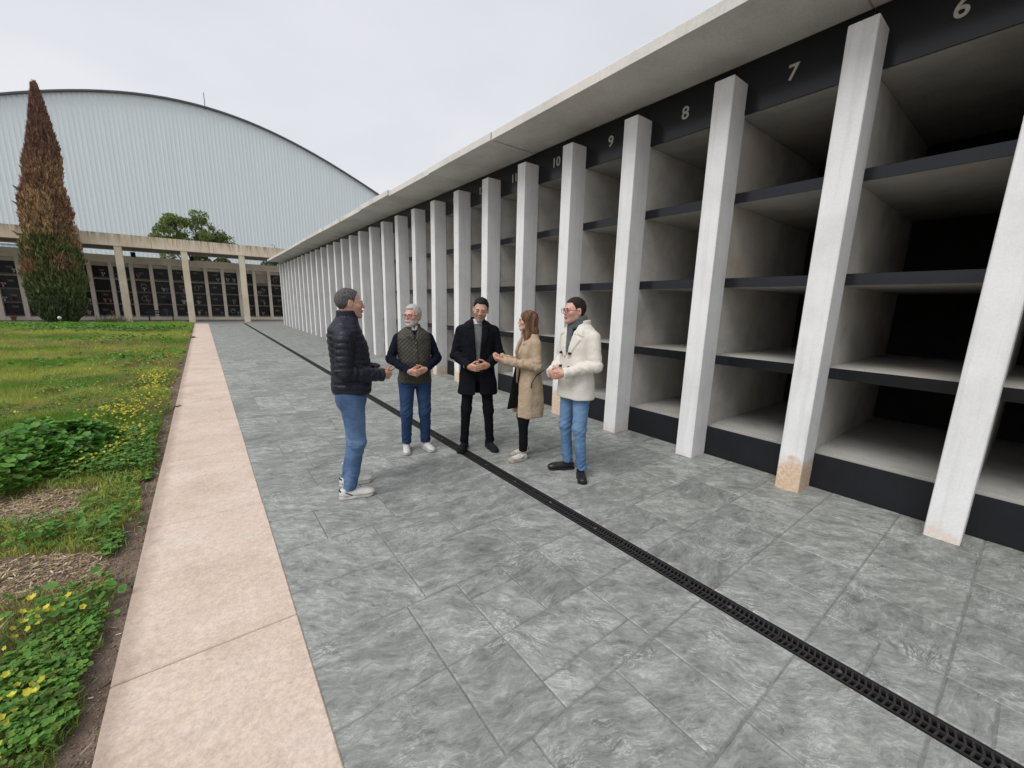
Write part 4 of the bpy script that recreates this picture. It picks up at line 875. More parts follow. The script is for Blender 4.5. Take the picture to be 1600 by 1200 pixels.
def shoe(parent, x, y, yaw, m_up, m_sole, kind='sneaker', sc=1.0, laces=None, accent=None, toe=None):
    """foot standing at x, y; yaw turns the toe outwards/inwards; returns ankle point"""
    c, s_ = math.cos(yaw), math.sin(yaw); Rz = np.array([[c, -s_], [s_, c]])
    def loc(P): q_ = P.copy(); q_[:, 0] -= x; q_[:, 1] -= y; q_[:, :2] = q_[:, :2]@Rz; return q_/sc
    def up(P):
        q_ = loc(P)
        d = cap(q_, (0, -.045, .045), (0, .125, .034), .039, .030, sq=(1, 1, .95)); d = smin(d, ell(q_, (-.004, .145, .034), (.041, .055, .030)), .03)
        d = smin(d, ell(q_, (0, .05, .045), (.037, .09, .037)), .02)
        if kind != 'loafer': d = smin(d, cap(q_, (0, -.040, .05), (0, -.035, .092), .037, .036), .02)
        tz = .088 if kind != 'loafer' else .068
        d = smax(d, q_[:, 2]-tz-.0*q_[:, 1], .006)
        if kind == 'loafer': d = smax(d, -ell(q_, (0, -.02, .085), (.028, .055, .03)), .005); d = d-.003*sstep(-np.abs(np.hypot(q_[:, 0]*1.0, (q_[:, 1]-.06)*.62)-.034), -.004, .0)
        d = smax(d, .022-q_[:, 2], .004)
        if accent is None and kind == 'sneaker': d = d-.002*sstep(-np.abs(q_[:, 1]-.105-.4*q_[:, 2]+.02), -.006, 0)
        return d*sc
    def sole(P):
        q_ = loc(P); p2 = np.stack([q_[:, 0], q_[:, 1], 0*q_[:, 0]], -1)
        d = cap(p2, (0, -.048, 0), (0, .03, 0), .041, .038); d = smin(d, cap(p2, (0, .03, 0), (-.004, .147, 0), .036, .046), .03)
        th = .030 if kind == 'sneaker' else .020
        zr = .006*sstep(q_[:, 1], .13, .2)
        return smax(d, np.maximum(zr-q_[:, 2], q_[:, 2]-th-zr*.6), .005)*sc
    e = .26*sc; o = sdfobj('shoe', up, (x-e, y-e, .0), (x+e, y+e, .13*sc), .0048, m_up, parent)
    sdfobj('sole', sole, (x-e, y-e, -.01), (x+e, y+e, .045), .0048, m_sole, o)
    if toe: sdfobj('toe_cap', lambda P: smax(up(P)-.0022*sc, (.112+.9*(loc(P)[:, 2]-.03)-loc(P)[:, 1])*sc, .002), (x-e, y-e, .0), (x+e, y+e, .13*sc), .0045, toe, o)
    def W(px, py, pz): v = Rz@np.array([px, py]); return (x+v[0]*sc, y+v[1]*sc, pz*sc)
    if laces:
        mb = MB()
        if kind == 'sneaker' and laces is M['white_lace']:
            st = MB(); pts_ = [W(q_[0], q_[1], .0325) for q_ in ((-.043, -.04), (-.0415, .03), (-.047, .10), (-.046, .15), (-.033, .185), (-.004, .1985), (.028, .185), (.0425, .15), (.043, .10), (.039, .03), (.0425, -.04), (.030, -.078), (0, -.0905), (-.030, -.078), (-.043, -.04))]
            st.tube(pts_, .0016*sc, 5); st.obj('welt', M['welt'], o, smooth=True)
        for i in range(5):
            yy = .035+.018*i; zz = .094-.0065*i
            mb.tube([W(-.020, yy, zz-.010), W(-.008, yy+.004, zz-.001), W(.008, yy-.002, zz-.001), W(.020, yy+.002, zz-.010)], .0028*sc, 5)
        for q_ in (-1, 1): mb.tube([W(0, .03, .087), W(q_*.02, .04, .096), W(q_*.034, .03, .080)], .0024*sc, 5)
        mb.obj('laces', laces, o, smooth=True)
    if accent:
        mb = MB(); 
        for q_ in (-1, 1): mb.tube([W(q_*.0385, -.035, .068), W(q_*.0415, -.005, .050), W(q_*.040, .02, .036)], .0042*sc, 5)
        mb.tube([W(-.030, -.070, .074), W(0, -.082, .076), W(.030, -.070, .074)], .0075*sc, 6)
        mb.obj('heel_trim', accent, o, smooth=True)

def trousers(parent, m, feet, hipx=.092, slim=1.0, top=.98, hem=.075, legs=None, crease=.010, name='trousers', hipy=0.0, knee_fwd=.02, girth=1.0, seed=0):
    def fn(P):
        N1 = vnoise(P, (7, 7, 9), seed)-.5; N2 = vnoise(P, (16, 16, 60), seed+5)-.5
        d = stack(P, [(.80, hipy, .165*girth, .115*girth), (.90, hipy-.005, .172*girth, .122*girth), (1.0, hipy, .158*girth, .110*girth), (1.02, hipy, .15*girth, .10*girth)], 2.2)
        d = smax(d, .80-P[:, 2], .02)
        for s_, (fx, fy) in zip((-1, 1), feet):
            H = (s_*hipx, hipy, .86); Kn = ((s_*hipx+fx)/2+.004*s_, (hipy+fy)/2+knee_fwd, .48); A = (fx, fy-.035, .06)
            a, ta = cap(P, H, Kn, .093*girth*slim, .066*slim, sq=(1, .95, 1), ret=True); b, tb = cap(P, Kn, A, .066*slim, .054*slim, ret=True)
            leg = smin(a, b, .03); leg = smin(leg, ell(P, (s_*.085*girth, hipy-.045, .87), (.085*girth, .085*girth, .11)), .04)
            d = smin(d, leg, .022)
        lowf = sstep(-P[:, 2], -.30, -.08)
        kn = np.exp(-((P[:, 2]-.47)/.10)**2)
        N3 = vnoise(P+np.stack([0*P[:, 2], 0*P[:, 2], P[:, 0]*.8+P[:, 1]*.5], -1), (11, 11, 42), seed+8)-.5
        d = d+crease*(N1*.5+N3*(.35+1.6*lowf+.9*kn)+N2*(.15+.7*lowf+.3*kn))
        return smax(d, hem-P[:, 2], .004)
    e = .33; fy = [q_[1] for q_ in feet]
    return sdfobj(name, fn, (-e, min(fy)-.2, .05), (e, max(max(fy), 0)+.22, 1.04), .0085, m, parent)

SH = 1.425
def arm_pts(s_, cfg): return [np.array(p)*np.array([s_, 1, 1]) for p in cfg]
def arms(P, pose, r=(.062, .052, .043), quilt=0, crease=0, seed=0, shoulder=.075):
    d = None
    for s_ in (-1, 1):
        S, E_, W = [np.array(p, float) for p in pose[s_]]
        a, ta = cap(P, S, E_, r[0], r[1], ret=True); b, tb = cap(P, E_, W, r[1], r[2], ret=True)
        if quilt:
            la = np.linalg.norm(E_-S); lb = np.linalg.norm(W-E_)
            a = a-quilt*np.abs(np.sin(math.pi*ta*la/.050))**.6; b = b-quilt*np.abs(np.sin(math.pi*tb*lb/.050))**.6
        if crease:
            N1 = vnoise(P, (14, 14, 14), seed+3)-.5
            rg = lambda sd: 1-np.abs(2*vnoise(np.stack([ta*5+tb*6, P[:, 0]*9+P[:, 2]*14, P[:, 1]*9-P[:, 2]*8], -1), 1.0, sd)-1)
            rd_ = crease*.75*(rg(seed+11)**4+.5*rg(seed+12)**5)*sstep(ta+tb, .15, .6); a = a+rd_; b = b+rd_
            a = a+crease*np.sin(ta*26+8*N1)*(sstep(ta, .45, 1))*.8+crease*N1; b = b+crease*np.sin(tb*24+9*N1)*.8*(1-.4*tb)+crease*N1
        x = smin(a, b, .018); x = smin(x, ell(P, S+np.array([-s_*.035, 0, -.005]), (shoulder, shoulder*.90, shoulder*.80)), .035)
        x = smax(x, -((W-P)@((W-E_)/np.linalg.norm(W-E_)))-.004, .004)
        d = x if d is None else np.minimum(d, x)
    return d

def torso_keys(top=1.47, hem=.88, g=1.0, gy=1.0, flare=0.0, belly=0.0, hs=.17):
    K = [(hem, -.0, (hs+flare)*g, (.125+flare*.6)*gy)]
    for z, cy, rx, ry in ((.98, .005+belly*.6, .165+flare*.35, .122+flare*.25+belly*.5), (1.10, .01+belly*.6, .166, .122+belly*.6), (1.25, .005+belly*.2, .178, .126), (1.36, -.005, .180, .118), (1.42, -.012, .158, .098), (1.455, -.02, .115, .082), (1.475, -.022, .085, .072)):
        if z > hem+.03: K.append((z, cy, rx*g, ry*gy))
    return K

def person(label, x, y, face, height, cfg, group='people talking on the paved walk'):
    s_ = height/1.75
    o = empty('person', (x, y, 0), math.atan2(-face[0], face[1]), label=label, cat='person', group=None); o.scale = (s_, s_, s_)
    return o
def place_head(cfg):
    Rh = rotm(*cfg.get('turn', (0, 0, 0))); piv = np.array([cfg.get('hx', 0), cfg.get('hy', -.015), 1.49+cfg.get('hz', -.022)]); hc = np.array([0, .018, .135])
    return Rh, piv, hc
def build_person(o, c):
    sc_h = c.get('hs', 1.0)
    Rh, piv, hc = place_head(c)
    fem = c.get('female', False)
    def toh(P): return ((P-piv)@Rh-hc)/sc_h
    def fromh(p): return (np.asarray(p)*sc_h+hc)@Rh.T+piv
    # ---- body: head, neck, chest, hands and forearms
    def head(P):
        p = toh(P); d = head_sdf(p, fem, c.get('jaw', 1.0), c.get('beard', 0))*sc_h
        nk = cap(P, (0, -.035, 1.42), fromh((0, -.025, -.05)), .058 if not fem else .047, .052 if not fem else .044)
        nk = smin(nk, ell(P, (0, -.02, 1.40), (.095, .065, .05)), .03)
        return smin(d, nk, .018)
    V1, Q1 = nets(head, (-.16, -.19, 1.36), (.16, .17, 1.80), .0042)
    p = toh(V1)
    sk = np.array(c.get('skin', (.50, .27, .19))); colr = np.tile(sk, (len(V1), 1))
    def blend(mask, cc): nonlocal colr; colr = colr*(1-mask[:, None])+np.array(cc)*mask[:, None]
    nz_ = vnoise(p, 120, 3)
    fr = p[:, 1] > .03
    blend(.35*np.exp(-((p[:, 2]+.022)/.02)**2-((np.abs(p[:, 0])-.035)/.02)**2)*fr, (.55, .20, .15))
    blend(.35*np.exp(-((p[:, 2]+.022)/.012)**2-(p[:, 0]/.014)**2)*(p[:, 1] > .09), (.56, .22, .17))
    lipm = (np.exp(-(((p[:, 2]+.0555)/.0095)**4)-((p[:, 0])/.022)**4)*(p[:, 1] > .085)); blend(lipm*.75, c.get('lips', (.38, .14, .11)))
    blend(np.exp(-((p[:, 2]+.0558)/.0022)**2-((p[:, 0])/.021)**4)*(p[:, 1] > .085)*.9, (.10, .03, .03))
    sk_e = np.exp(-((p[:, 2]-.007)/.012)**2-((np.abs(p[:, 0])-.031)/.018)**2)*(p[:, 1] > .06); blend(sk_e*(.2 if c.get('lids') else .45), tuple(sk*.45))
    if c.get('beardcol') is not None:
        bm2 = sstep(-p[:, 2], .034, .055)*sstep(p[:, 1], -.005, .025)*(1-lipm*.9)*sstep(p[:, 2], -.135, -.108); mo = np.exp(-((p[:, 2]+.040)/.007)**2-(p[:, 0]/.034)**4)*(p[:, 1] > .07)
        blend(np.clip(bm2+mo, 0, 1)*c.get('beardk', .5)*(.75+.5*nz_), c['beardcol'])
    parts_v = [V1]; parts_q = [Q1]; parts_c = [np.clip(colr, 0, 1)]
    for s_ in (-1, 1):
        hd = c['hands'][s_]
        w_ = np.array(hd['w'], float)
        def hf(P, hd=hd, s_=s_):
            d = hand_sdf(P, hd['w'], hd['d'], hd['n'], hd['side'], hd.get('curl', (.5, .7, .5)), hd.get('spread', .05), hd.get('thumb', (.5, .35)), c.get('handsc', .95))
            S, E_, W = [np.array(q_, float) for q_ in c['arms'][s_]]
            return smin(d, cap(P, E_*.6+W*.4, hd['w'], .034, .0245), .012)
        e = .20; V2, Q2 = nets(hf, w_-e, w_+e, .0042)
        cc = np.tile(sk*np.array([1.0, .92, .90]), (len(V2), 1)); 
        parts_v.append(V2); parts_q.append(Q2); parts_c.append(cc)
    def inner(P):
        d = stack(P, [(.82, 0, .13, .09), (1.0, 0, .125, .085), (1.25, 0, .14, .09), (1.38, -.01, .14, .08), (1.43, -.02, .08, .06)])
        for s_, (fx, fy) in zip((-1, 1), c['feet']):
            kx = ((s_*.09+fx)/2, fy*.5+.02, .48); d = smin(d, cap(P, (s_*.085, 0, .86), kx, .055, .038), .02); d = smin(d, cap(P, kx, (fx, fy-.035, .07), .036, .028), .02)
            S, E_, W = [np.array(q_, float) for q_ in c['arms'][s_]]; d = smin(d, cap(P, S, E_, .040, .035), .02); d = smin(d, cap(P, E_, W, .035, .028), .01)
        return d
    V3, Q3 = nets(inner, (-.42, -.3, .03), (.42, .45, 1.5), .018); parts_v.append(V3); parts_q.append(Q3); parts_c.append(np.tile(sk, (len(V3), 1)))
    n0 = 0; QQ = []
    for v_, q_ in zip(parts_v, parts_q): QQ.append(q_+n0); n0 += len(v_)
    body = meshobj('body', npmesh('body', np.concatenate(parts_v), quads=np.concatenate(QQ), smooth=True, col=np.concatenate(parts_c)), M['skin'], o)
    # eyes
    for s_ in (-1, 1):
        mb = MB(); 
        if c.get('lids'): cen = np.array([s_*.031, .079, .003]); rr_ = .0100
        else: cen = np.array([s_*.031, .0800, .006]); rr_ = .0098
        pts = []; N_ = 10
        for i in range(N_+1):
            for j in range(12): th = math.pi*i/N_; ph = 2*math.pi*j/12; pts.append(cen+rr_*np.array([math.sin(th)*math.cos(ph), math.cos(th), math.sin(th)*math.sin(ph)]))
        pts = np.array(pts); cl = np.tile((.34, .29, .27), (len(pts), 1)).astype(float); dirv = (pts-cen)/rr_; look = np.array(c.get('look', (0, 1, -.05))); look = look/np.linalg.norm(look)
        cl[(dirv@look) > .80] = (.07, .035, .02); cl[(dirv@look) > .93] = (.01, .01, .01)
        fs = [(i*12+j, i*12+(j+1) % 12, (i+1)*12+(j+1) % 12, (i+1)*12+j) for i in range(N_) for j in range(12)]
        meshobj('eye', npmesh('eye', fromh(pts), quads=np.array(fs), smooth=True, col=cl), M['eye'], o)
    # brows + upper lash line
    bm2 = MB()
    for s_ in (-1, 1):
        bm2.tube([fromh(q_) for q_ in ((s_*.014, .0905, .0215), (s_*.028, .0905, .0265), (s_*.046, .0765, .0225))], [.0032, .0036, .0018], 6)
        bm2.tube([fromh(q_) for q_ in ((s_*.019, .0895, .0085), (s_*.031, .0935, .0115 if not c.get('lids') else .002), (s_*.044, .0835, .0075))], [.0013, .0017, .0011], 5)
    bm2.obj('eyebrow', c['browmat'], o, smooth=True)
    # ---- hair
    if not fem:
        def hf(P):
            p = toh(P); th = c.get('hairt', .009)
            d = ell(p, (0, -.018, .030), (.0765+th, .0945+th, .088+th*1.2)); tex = vnoise(p, (60, 60, 90), 4)-.5
            side = sstep(np.abs(p[:, 0]), .055, .08)*c.get('fade', .5)*th
            d = d+side+.004*tex
            d = smax(d, hairline(p, c.get('hairstyle', 'short'))+.005*(vnoise(p, 70, 9)-.5), .006)
            d = smax(d, -ell(p, (0, .060, -.02), (.070, .06, .088)) if c.get('hairstyle') != 'x' else d, .004)
            return d*sc_h
        sdfobj('hair', hf, (-.16, -.19, 1.40), (.16, .17, 1.82), .0042, c['hairmat'], o)
    else:
        def hf(P):
            p = toh(P); str_ = vnoise(p, (55, 55, 5), 4)-.5; str2 = vnoise(p, (120, 120, 9), 6)-.5
            d = ell(p, (0, -.022, .030), (.092, .108, .100))
            d = smin(d, ell(p, (0, -.062, -.09), (.094, .066, .19)), .04)
            for s_ in (-1, 1):
                d = smin(d, cap(p, (s_*.072, .005, .03), (s_*.090, .004, -.16), .028, .032), .03); d = smin(d, cap(p, (s_*.090, .004, -.16), (s_*.088, .045, -.33), .034, .014), .03)
            d = smin(d, cap(p, (.03, -.08, -.12), (.04, -.085, -.31), .058, .018), .03); d = smin(d, cap(p, (-.03, -.08, -.12), (-.04, -.085, -.30), .058, .018), .03)
            face = smax(ell(p, (0, .13, -.045), (.060, .115, .125)), -(p[:, 1]-.018), .01)
            d = smax(d, -face, .006)
            part_ = .006*np.exp(-((p[:, 0]-.012)/.006)**2)*(p[:, 2] > .05)
            return (d+.011*str_+.006*str2+part_)*sc_h
        sdfobj('hair', hf, (-.19, -.23, 1.06), (.19, .21, 1.80), .0045, c['hairmat'], o)
    if c.get('glasses'):
        shape, gm_ = c['glasses']; mb = MB(); ln_ = MB()
        for s_ in (-1, 1):
            ang = np.linspace(0, 2*math.pi, 21)
            if shape == 'round': pts = [(s_*.032+.0225*math.cos(t), .104, .003+.0215*math.sin(t)) for t in ang]
            else: pts = [(s_*.033+.0275*np.sign(math.cos(t))*abs(math.cos(t))**.6, .103, .001+.0175*np.sign(math.sin(t))*abs(math.sin(t))**.6) for t in ang]
            pts = [(a_, b_-.10*abs(a_)*abs(a_)*8, c_) for a_, b_, c_ in pts]
            mb.tube([fromh(q_) for q_ in pts], .0021 if shape == 'round' else .0017, 6)
            ln_.add([fromh(q_) for q_ in pts[:-1]], [tuple(range(20))])
            mb.tube([fromh(q_) for q_ in ((s_*.057, .098, .008), (s_*.072, .085, .009), (s_*.080, .01, .007), (s_*.081, -.012, -.004))], .0020, 6)
        mb.tube([fromh(q_) for q_ in ((-.010, .103, .006), (0, .106, .009), (.010, .103, .006))], .0019, 6)
        g_ = mb.obj('spectacles', gm_, o, smooth=True); ln_.obj('lens', M['lens'], g_)
    return toh, fromh
M['eye'] = mat_attr('eye', .25, spec=.5, var=.02)
def lensmat():
    m, n, l, b = newmat('spectacle_lens'); t = n.new('ShaderNodeBsdfTransparent'); g_ = n.new('ShaderNodeBsdfGlossy'); g_.inputs['Roughness'].default_value = .05
    mx_ = n.new('ShaderNodeMixShader'); mx_.inputs[0].default_value = .10; l(t.outputs[0], mx_.inputs[1]); l(g_.outputs[0], mx_.inputs[2]); l(mx_.outputs[0], n['Material Output'].inputs[0]); return m
M['lens'] = lensmat()
M['welt'] = simple('grey_welt', (.25, .24, .22), None, 30, .8, 0)
M['white_leather'] = simple('white_leather', (.66, .65, .62), (.58, .57, .54), 20, .5, .15, .002); M['white_rubber'] = simple('white_rubber', (.60, .59, .55), (.5, .48, .44), 14, .6, 0)
M['cream_rubber'] = simple('cream_rubber', (.50, .45, .37), (.42, .37, .30), 14, .6, 0); M['beige_suede'] = simple('beige_suede', (.42, .36, .30), None, 30, .9, .3, .002)
M['white_lace'] = simple('white_lace', (.70, .69, .67), None, 60, .8, 0); M['dark_trim'] = simple('dark_trim', (.03, .03, .035), None, 20, .6, 0)
M['black_suede'] = fabric('black_suede', (.018, .018, .024), None, .9); M['black_rubber'] = simple('black_rubber', (.015, .015, .016), None, 20, .7, 0)
M['black_leather'] = simple('black_leather', (.014, .013, .014), None, 20, .32, .3, .002, spec=.5)
M['jeans_mid'] = denim('mid_blue_denim', (.085, .150, .275), (.155, .245, .39), (.05, .09, .18))
M['jeans_dark'] = denim('dark_blue_denim', (.022, .050, .120), (.035, .075, .165), (.014, .03, .075))
M['jeans_light'] = denim('light_blue_denim', (.115, .215, .37), (.19, .31, .48), (.07, .14, .27))
M['black_twill'] = fabric('black_twill', (.008, .008, .010), None, .9); M['navy_knit'] = fabric('navy_knit', (.009, .010, .022), None, .9, 220, .35, 0)
M['puffer'] = fabric('navy_nylon', (.010, .012, .024), (.007, .008, .017), .45, 300, .25, 0, 22)
M['olive'] = None
M['white_cotton'] = fabric('white_cotton', (.68, .68, .70)); M['grey_knit'] = fabric('grey_knit', (.16, .165, .175), None, .9, 200)
M['coat_black'] = fabric('black_wool', (.009, .0095, .014), (.006, .0065, .010), .9, 260, .35, 0); M['trench'] = fabric('beige_gabardine', (.47, .365, .255), (.40, .305, .21), .65, 300, .35)
M['peacoat'] = fabric('offwhite_canvas', (.70, .665, .60), (.675, .64, .575), .75, 200, .20); M['scarf'] = fabric('grey_wool_scarf', (.105, .125, .14), (.075, .09, .10), .95, 160, .4, .2)
M['lining'] = fabric('black_lining', (.012, .011, .012), None, .6)
def quiltmat():
    m, n, l, b = newmat('olive_quilted'); tco = n.new('ShaderNodeTexCoord'); sep = n.new('ShaderNodeSeparateXYZ'); l(tco.outputs['Object'], sep.inputs[0])
    c = ramp(n, l, noise(n, l, tco.outputs['Object'], 8, 5), [(.35, (.028, .028, .017)), (.65, (.045, .043, .028))])
    def tri(sg):
        t = mathn(n, l, 'ADD', sep.outputs[0], mathn(n, l, 'MULTIPLY', sep.outputs[2], sg)); t = mathn(n, l, 'PINGPONG', mathn(n, l, 'MULTIPLY', t, 22.0), .5); return mathn(n, l, 'POWER', mathn(n, l, 'MULTIPLY', t, 2.0), .35)
    h = mathn(n, l, 'MULTIPLY', tri(1.0), tri(-1.0)); c = mixc(n, l, .5, c, ramp(n, l, h, [(.2, .55), (.7, 1.1)]), 'MULTIPLY')
    l(c, b.inputs['Base Color']); b.inputs['Roughness'].default_value = .6; bump(n, l, b, h, .7, .008); return m
M['olive'] = quiltmat()

def hands_joined(z=1.0, y=.26, gap=.0, drop=-.15, curl=(.55, .8, .6), x=.0, out=.085):
    """wrists come in from both sides, the hands meet in front of the body, palms towards the belly"""
    H = {}
    for s_ in (-1, 1):
        H[s_] = dict(w=(s_*(out+gap)+x, y, z+.02+(.012 if s_ < 0 else -.006)), d=(-s_*.80, .42, drop), n=(-s_*.30, -.75, .25), side=1 if s_ > 0 else -1, curl=curl)
    # thumb up: dirv x palm
    for s_ in (-1, 1):
        d_, n_ = np.array(H[s_]['d']), np.array(H[s_]['n']); t_ = np.cross(d_, n_); H[s_]['side'] = 1 if t_[2] > 0 else -1
    return H
def wrist_arm(S, E_, H, back=.05):
    w_ = np.array(H['w']); d = w_-np.array(E_); d /= np.linalg.norm(d); return [S, E_, tuple(w_-d*.012)]
def coat_shell(base, off=.008): return lambda P: base(P)-off
def raised(P, d, mask2d, h=.009, front=True, soft=.004):
    m_ = 1-sstep(mask2d, -soft, soft)
    if front: m_ = m_*(P[:, 1] > 0)
    return d-h*m_

# ----------------------------------------------------------------- 1 man in the padded jacket (profile)
hairA = hairmat('grey_hair', (.16, .155, .15), (.035, .032, .030)); M['brow_dark'] = simple('brow_dark', (.025, .018, .014), None, 60, .8, 0)
def man1():
    o = person('man in navy padded jacket and mid blue jeans holding spectacles, seen side-on beside the drain', .925, 3.468, (.975, -.22), 1.76, None)
    H = {1: dict(w=(.085, .270, 1.035), d=(-.62, .72, -.10), n=(-.60, -.35, .3), side=1, curl=(.75, .9, .6)), -1: dict(w=(-.075, .260, 1.055), d=(.45, .85, -.12), n=(.5, -.2, -.5), side=-1, curl=(.7, .9, .6))}
    for s_ in (-1, 1): t_ = np.cross(H[s_]['d'], H[s_]['n']); H[s_]['side'] = 1 if t_[2] > 0 else -1
    A = {1: wrist_arm((.178, -.02, 1.362), (.225, -.045, 1.085), H[1]), -1: wrist_arm((-.178, -.02, 1.362), (-.215, -.02, 1.09), H[-1])}
    c = dict(hz=-.005, turn=(.05, .03, 0), hs=1.0, skin=(.56, .33, .245), hands=H, arms=A, feet=((-.135, -.01), (.125, -.015)), hairmat=hairA, browmat=M['brow_dark'], hairstyle='receding', hairt=.007, fade=.4, beardcol=(.22, .16, .14), beardk=.25, hy=.0)
    # head: carried a little forward
    c['hy'] = .02; build_person(o, c)
    ft = c['feet']
    ft2 = ((ft[0][0], ft[0][1]), (ft[1][0], ft[1][1]))
    trousers(o, M['jeans_mid'], ft2, slim=1.02, girth=1.02, hipy=.015, knee_fwd=.03, crease=.013)
    shoe(o, -.135, -.035, .10, M['white_leather'], M['white_rubber'], laces=M['white_lace'], accent=M['dark_trim']); shoe(o, .125, -.045, -.06, M['white_leather'], M['white_rubber'], laces=M['white_lace'], accent=M['dark_trim'])
    K = [(.885, .02, .172, .145), (.93, .02, .18, .155), (1.02, .025, .178, .152), (1.15, .02, .18, .150), (1.28, .01, .188, .148), (1.37, -.01, .185, .132), (1.43, -.010, .165, .118), (1.475, -.0, .125, .10), (1.51, .01, .085, .083)]
    def fn(P):
        n1 = vnoise(P, (10, 10, 10), 2)-.5
        z = P[:, 2]+.012*n1+.02*np.abs(P[:, 0]); t = stack(P, K, 2.3)
        q_ = .0085*np.abs(np.sin(math.pi*(z-.885)/.050))**.6; q_ = q_*(1-sstep(P[:, 2], 1.43, 1.46))
        t = t-q_+.010*n1
        d = smin(t, arms(P, A, (.070, .062, .048), quilt=.008, crease=.004, seed=2, shoulder=.078), .018)
        col = smax(stack(P, [(1.44, .0, .082, .082), (1.50, .010, .080, .082), (1.572, .014, .076, .080)], 2.0), -stack(P, [(1.40, .008, .060, .060), (1.50, .012, .064, .067), (1.60, .016, .066, .070)], 2.0), .004)
        d = smin(d, col, .012)
        zip_ = .006*np.exp(-(P[:, 0]/.006)**2)*(P[:, 1] > .05)*(P[:, 2] > .9)
        return smax(d+zip_, .882-P[:, 2], .008)
    sdfobj('jacket', fn, (-.36, -.24, .86), (.36, .40, 1.58), .0072, M['puffer'], o)
    MB().tube([(0, .085, 1.50), (0, .098, 1.44)], .003, 6).obj('zip', M['steel'], o)
    return o
m1 = man1()
# spectacles held folded out in his hands
sp = MB(); base = np.array([1.155, 3.385, 1.045])
sp.tube([base, base+(.05, -.01, .008), base+(.105, -.03, .030), base+(.125, -.035, .045)], .0026, 6); sp.tube([base+(.01, .03, -.004), base+(.07, .02, .004), base+(.115, .005, .020), base+(.135, .0, .036)], .0026, 6)
for dy in (-.004, .030):
    cc_ = base+(-.006, dy, -.004); sp.tube([cc_+np.array((0, .019*math.cos(t), .016*math.sin(t))) for t in np.linspace(0, 6.283, 15)], .0022, 6)
so_ = sp.obj('spectacles', simple('black_plastic', (.02, .02, .022), None, 20, .4, 0), smooth=True, label='folded black spectacles held in the hands of the man in the padded jacket', cat='glasses')

# ----------------------------------------------------------------- 2 older man with the quilted vest
def man2():
    o = person('older white haired man with glasses, short beard, olive quilted vest and white sneakers', 1.805, 4.135, (-.28, -.96), 1.645, None)
    H = hands_joined(.985, .235, 0, -.18, (.5, .8, .55))
    A = {s_: wrist_arm((s_*.170, -.02, 1.350), (s_*.268, .0, 1.115), H[s_]) for s_ in (-1, 1)}
    hm = hairmat('white_hair', (.62, .61, .60), (.30, .29, .28)); bm2 = simple('brow_grey', (.25, .23, .21), None, 60, .8, 0)
    c = dict(turn=(-.72, .0, 0), hs=1.04, skin=(.60, .34, .26), hands=H, arms=A, feet=((-.115, .02), (.115, .02)), hairmat=hm, browmat=bm2, hairt=.014, fade=.3, beard=1, beardcol=(.60, .57, .55), beardk=.8, jaw=1.1, glasses=('rect', simple('dark_red_plastic', (.06, .03, .03), None, 20, .4, 0)))
    build_person(o, c)
    trousers(o, M['jeans_dark'], c['feet'], slim=1.03, girth=1.06, hem=.085, crease=.012, seed=4)
    shoe(o, -.115, .0, .30, M['white_leather'], M['white_rubber'], laces=M['white_lace']); shoe(o, .115, .0, -.12, M['white_leather'], M['white_rubber'], laces=M['white_lace'])
    sdfobj('sweater', lambda P: smin(arms(P, A, (.062, .056, .044), crease=.006, seed=6, shoulder=.066), stack(P, [(.90, .01, .150, .115), (1.2, .01, .160, .120), (1.40, -.01, .150, .095), (1.46, -.02, .10, .075), (1.49, -.018, .075, .068)]), .02),
           (-.42, -.2, .86), (.42, .40, 1.52), .0075, M['navy_knit'], o)
    K = torso_keys(1.47, .845, 1.04, 1.10, .005, .03, .178)
    def base_(P): return stack(P, K, 2.35)-.006
    def vest(P):
        d = base_(P)+.006*(vnoise(P, 9, 3)-.5)
        p2 = P[:, [0, 2]]
        V_ = poly(p2, [(-.055, 1.56), (.055, 1.56), (.004, 1.335), (-.004, 1.335)])
        d = smax(d, -np.maximum(V_, -(d+.03))-1e3*(P[:, 1] < 0), .003)
        for s_ in (-1, 1): d = smax(d, -cap(P, (s_*.235, -.02, 1.40), (s_*.225, -.01, 1.22), .066, .052), .006)
        d = smin(d, smax(smax(stack(P, [(1.42, -.02, .09, .085), (1.50, -.018, .078, .076), (1.52, -.018, .076, .074)], 2), -stack(P, [(1.38, -.02, .068, .064), (1.54, -.018, .066, .064)], 2), .003), -np.maximum(V_, -P[:, 1]), .004), .006)
        d = raised(P, d, poly(p2, [(-.022, .83), (.022, .83), (.022, 1.33), (.05, 1.45), (.03, 1.46), (-.018, 1.33)]), .007)
        for s_ in (-1, 1): d = raised(P, d, poly(p2, [(s_*.05, .90), (s_*.145, .90), (s_*.145, 1.03), (s_*.05, 1.03)]), .004)
        d = raised(P, d, poly(p2, [(.05, 1.47), (.012, 1.34), (.085, 1.375), (.10, 1.43)]), .010)
        return d
    v_ = sdfobj('vest', vest, (-.26, -.24, .83), (.26, .28, 1.54), .0065, M['olive'], o)
    bt = MB()
    for z_ in (.93, 1.03, 1.13, 1.23, 1.31): bt.tube([(0, .10, z_), (0, float(np.interp(z_, [.93, 1.1, 1.31], [.188, .191, .158])), z_)], .008, 8)
    bt.tube([(.075, .08, 1.395), (.075, .140, 1.395)], .006, 8)
    bt.obj('snap_button', M['steel'], v_)
    collar(o, M['white_cotton'], 1.49, .0)
    cuffs(o, A, M['white_cotton'], .034)
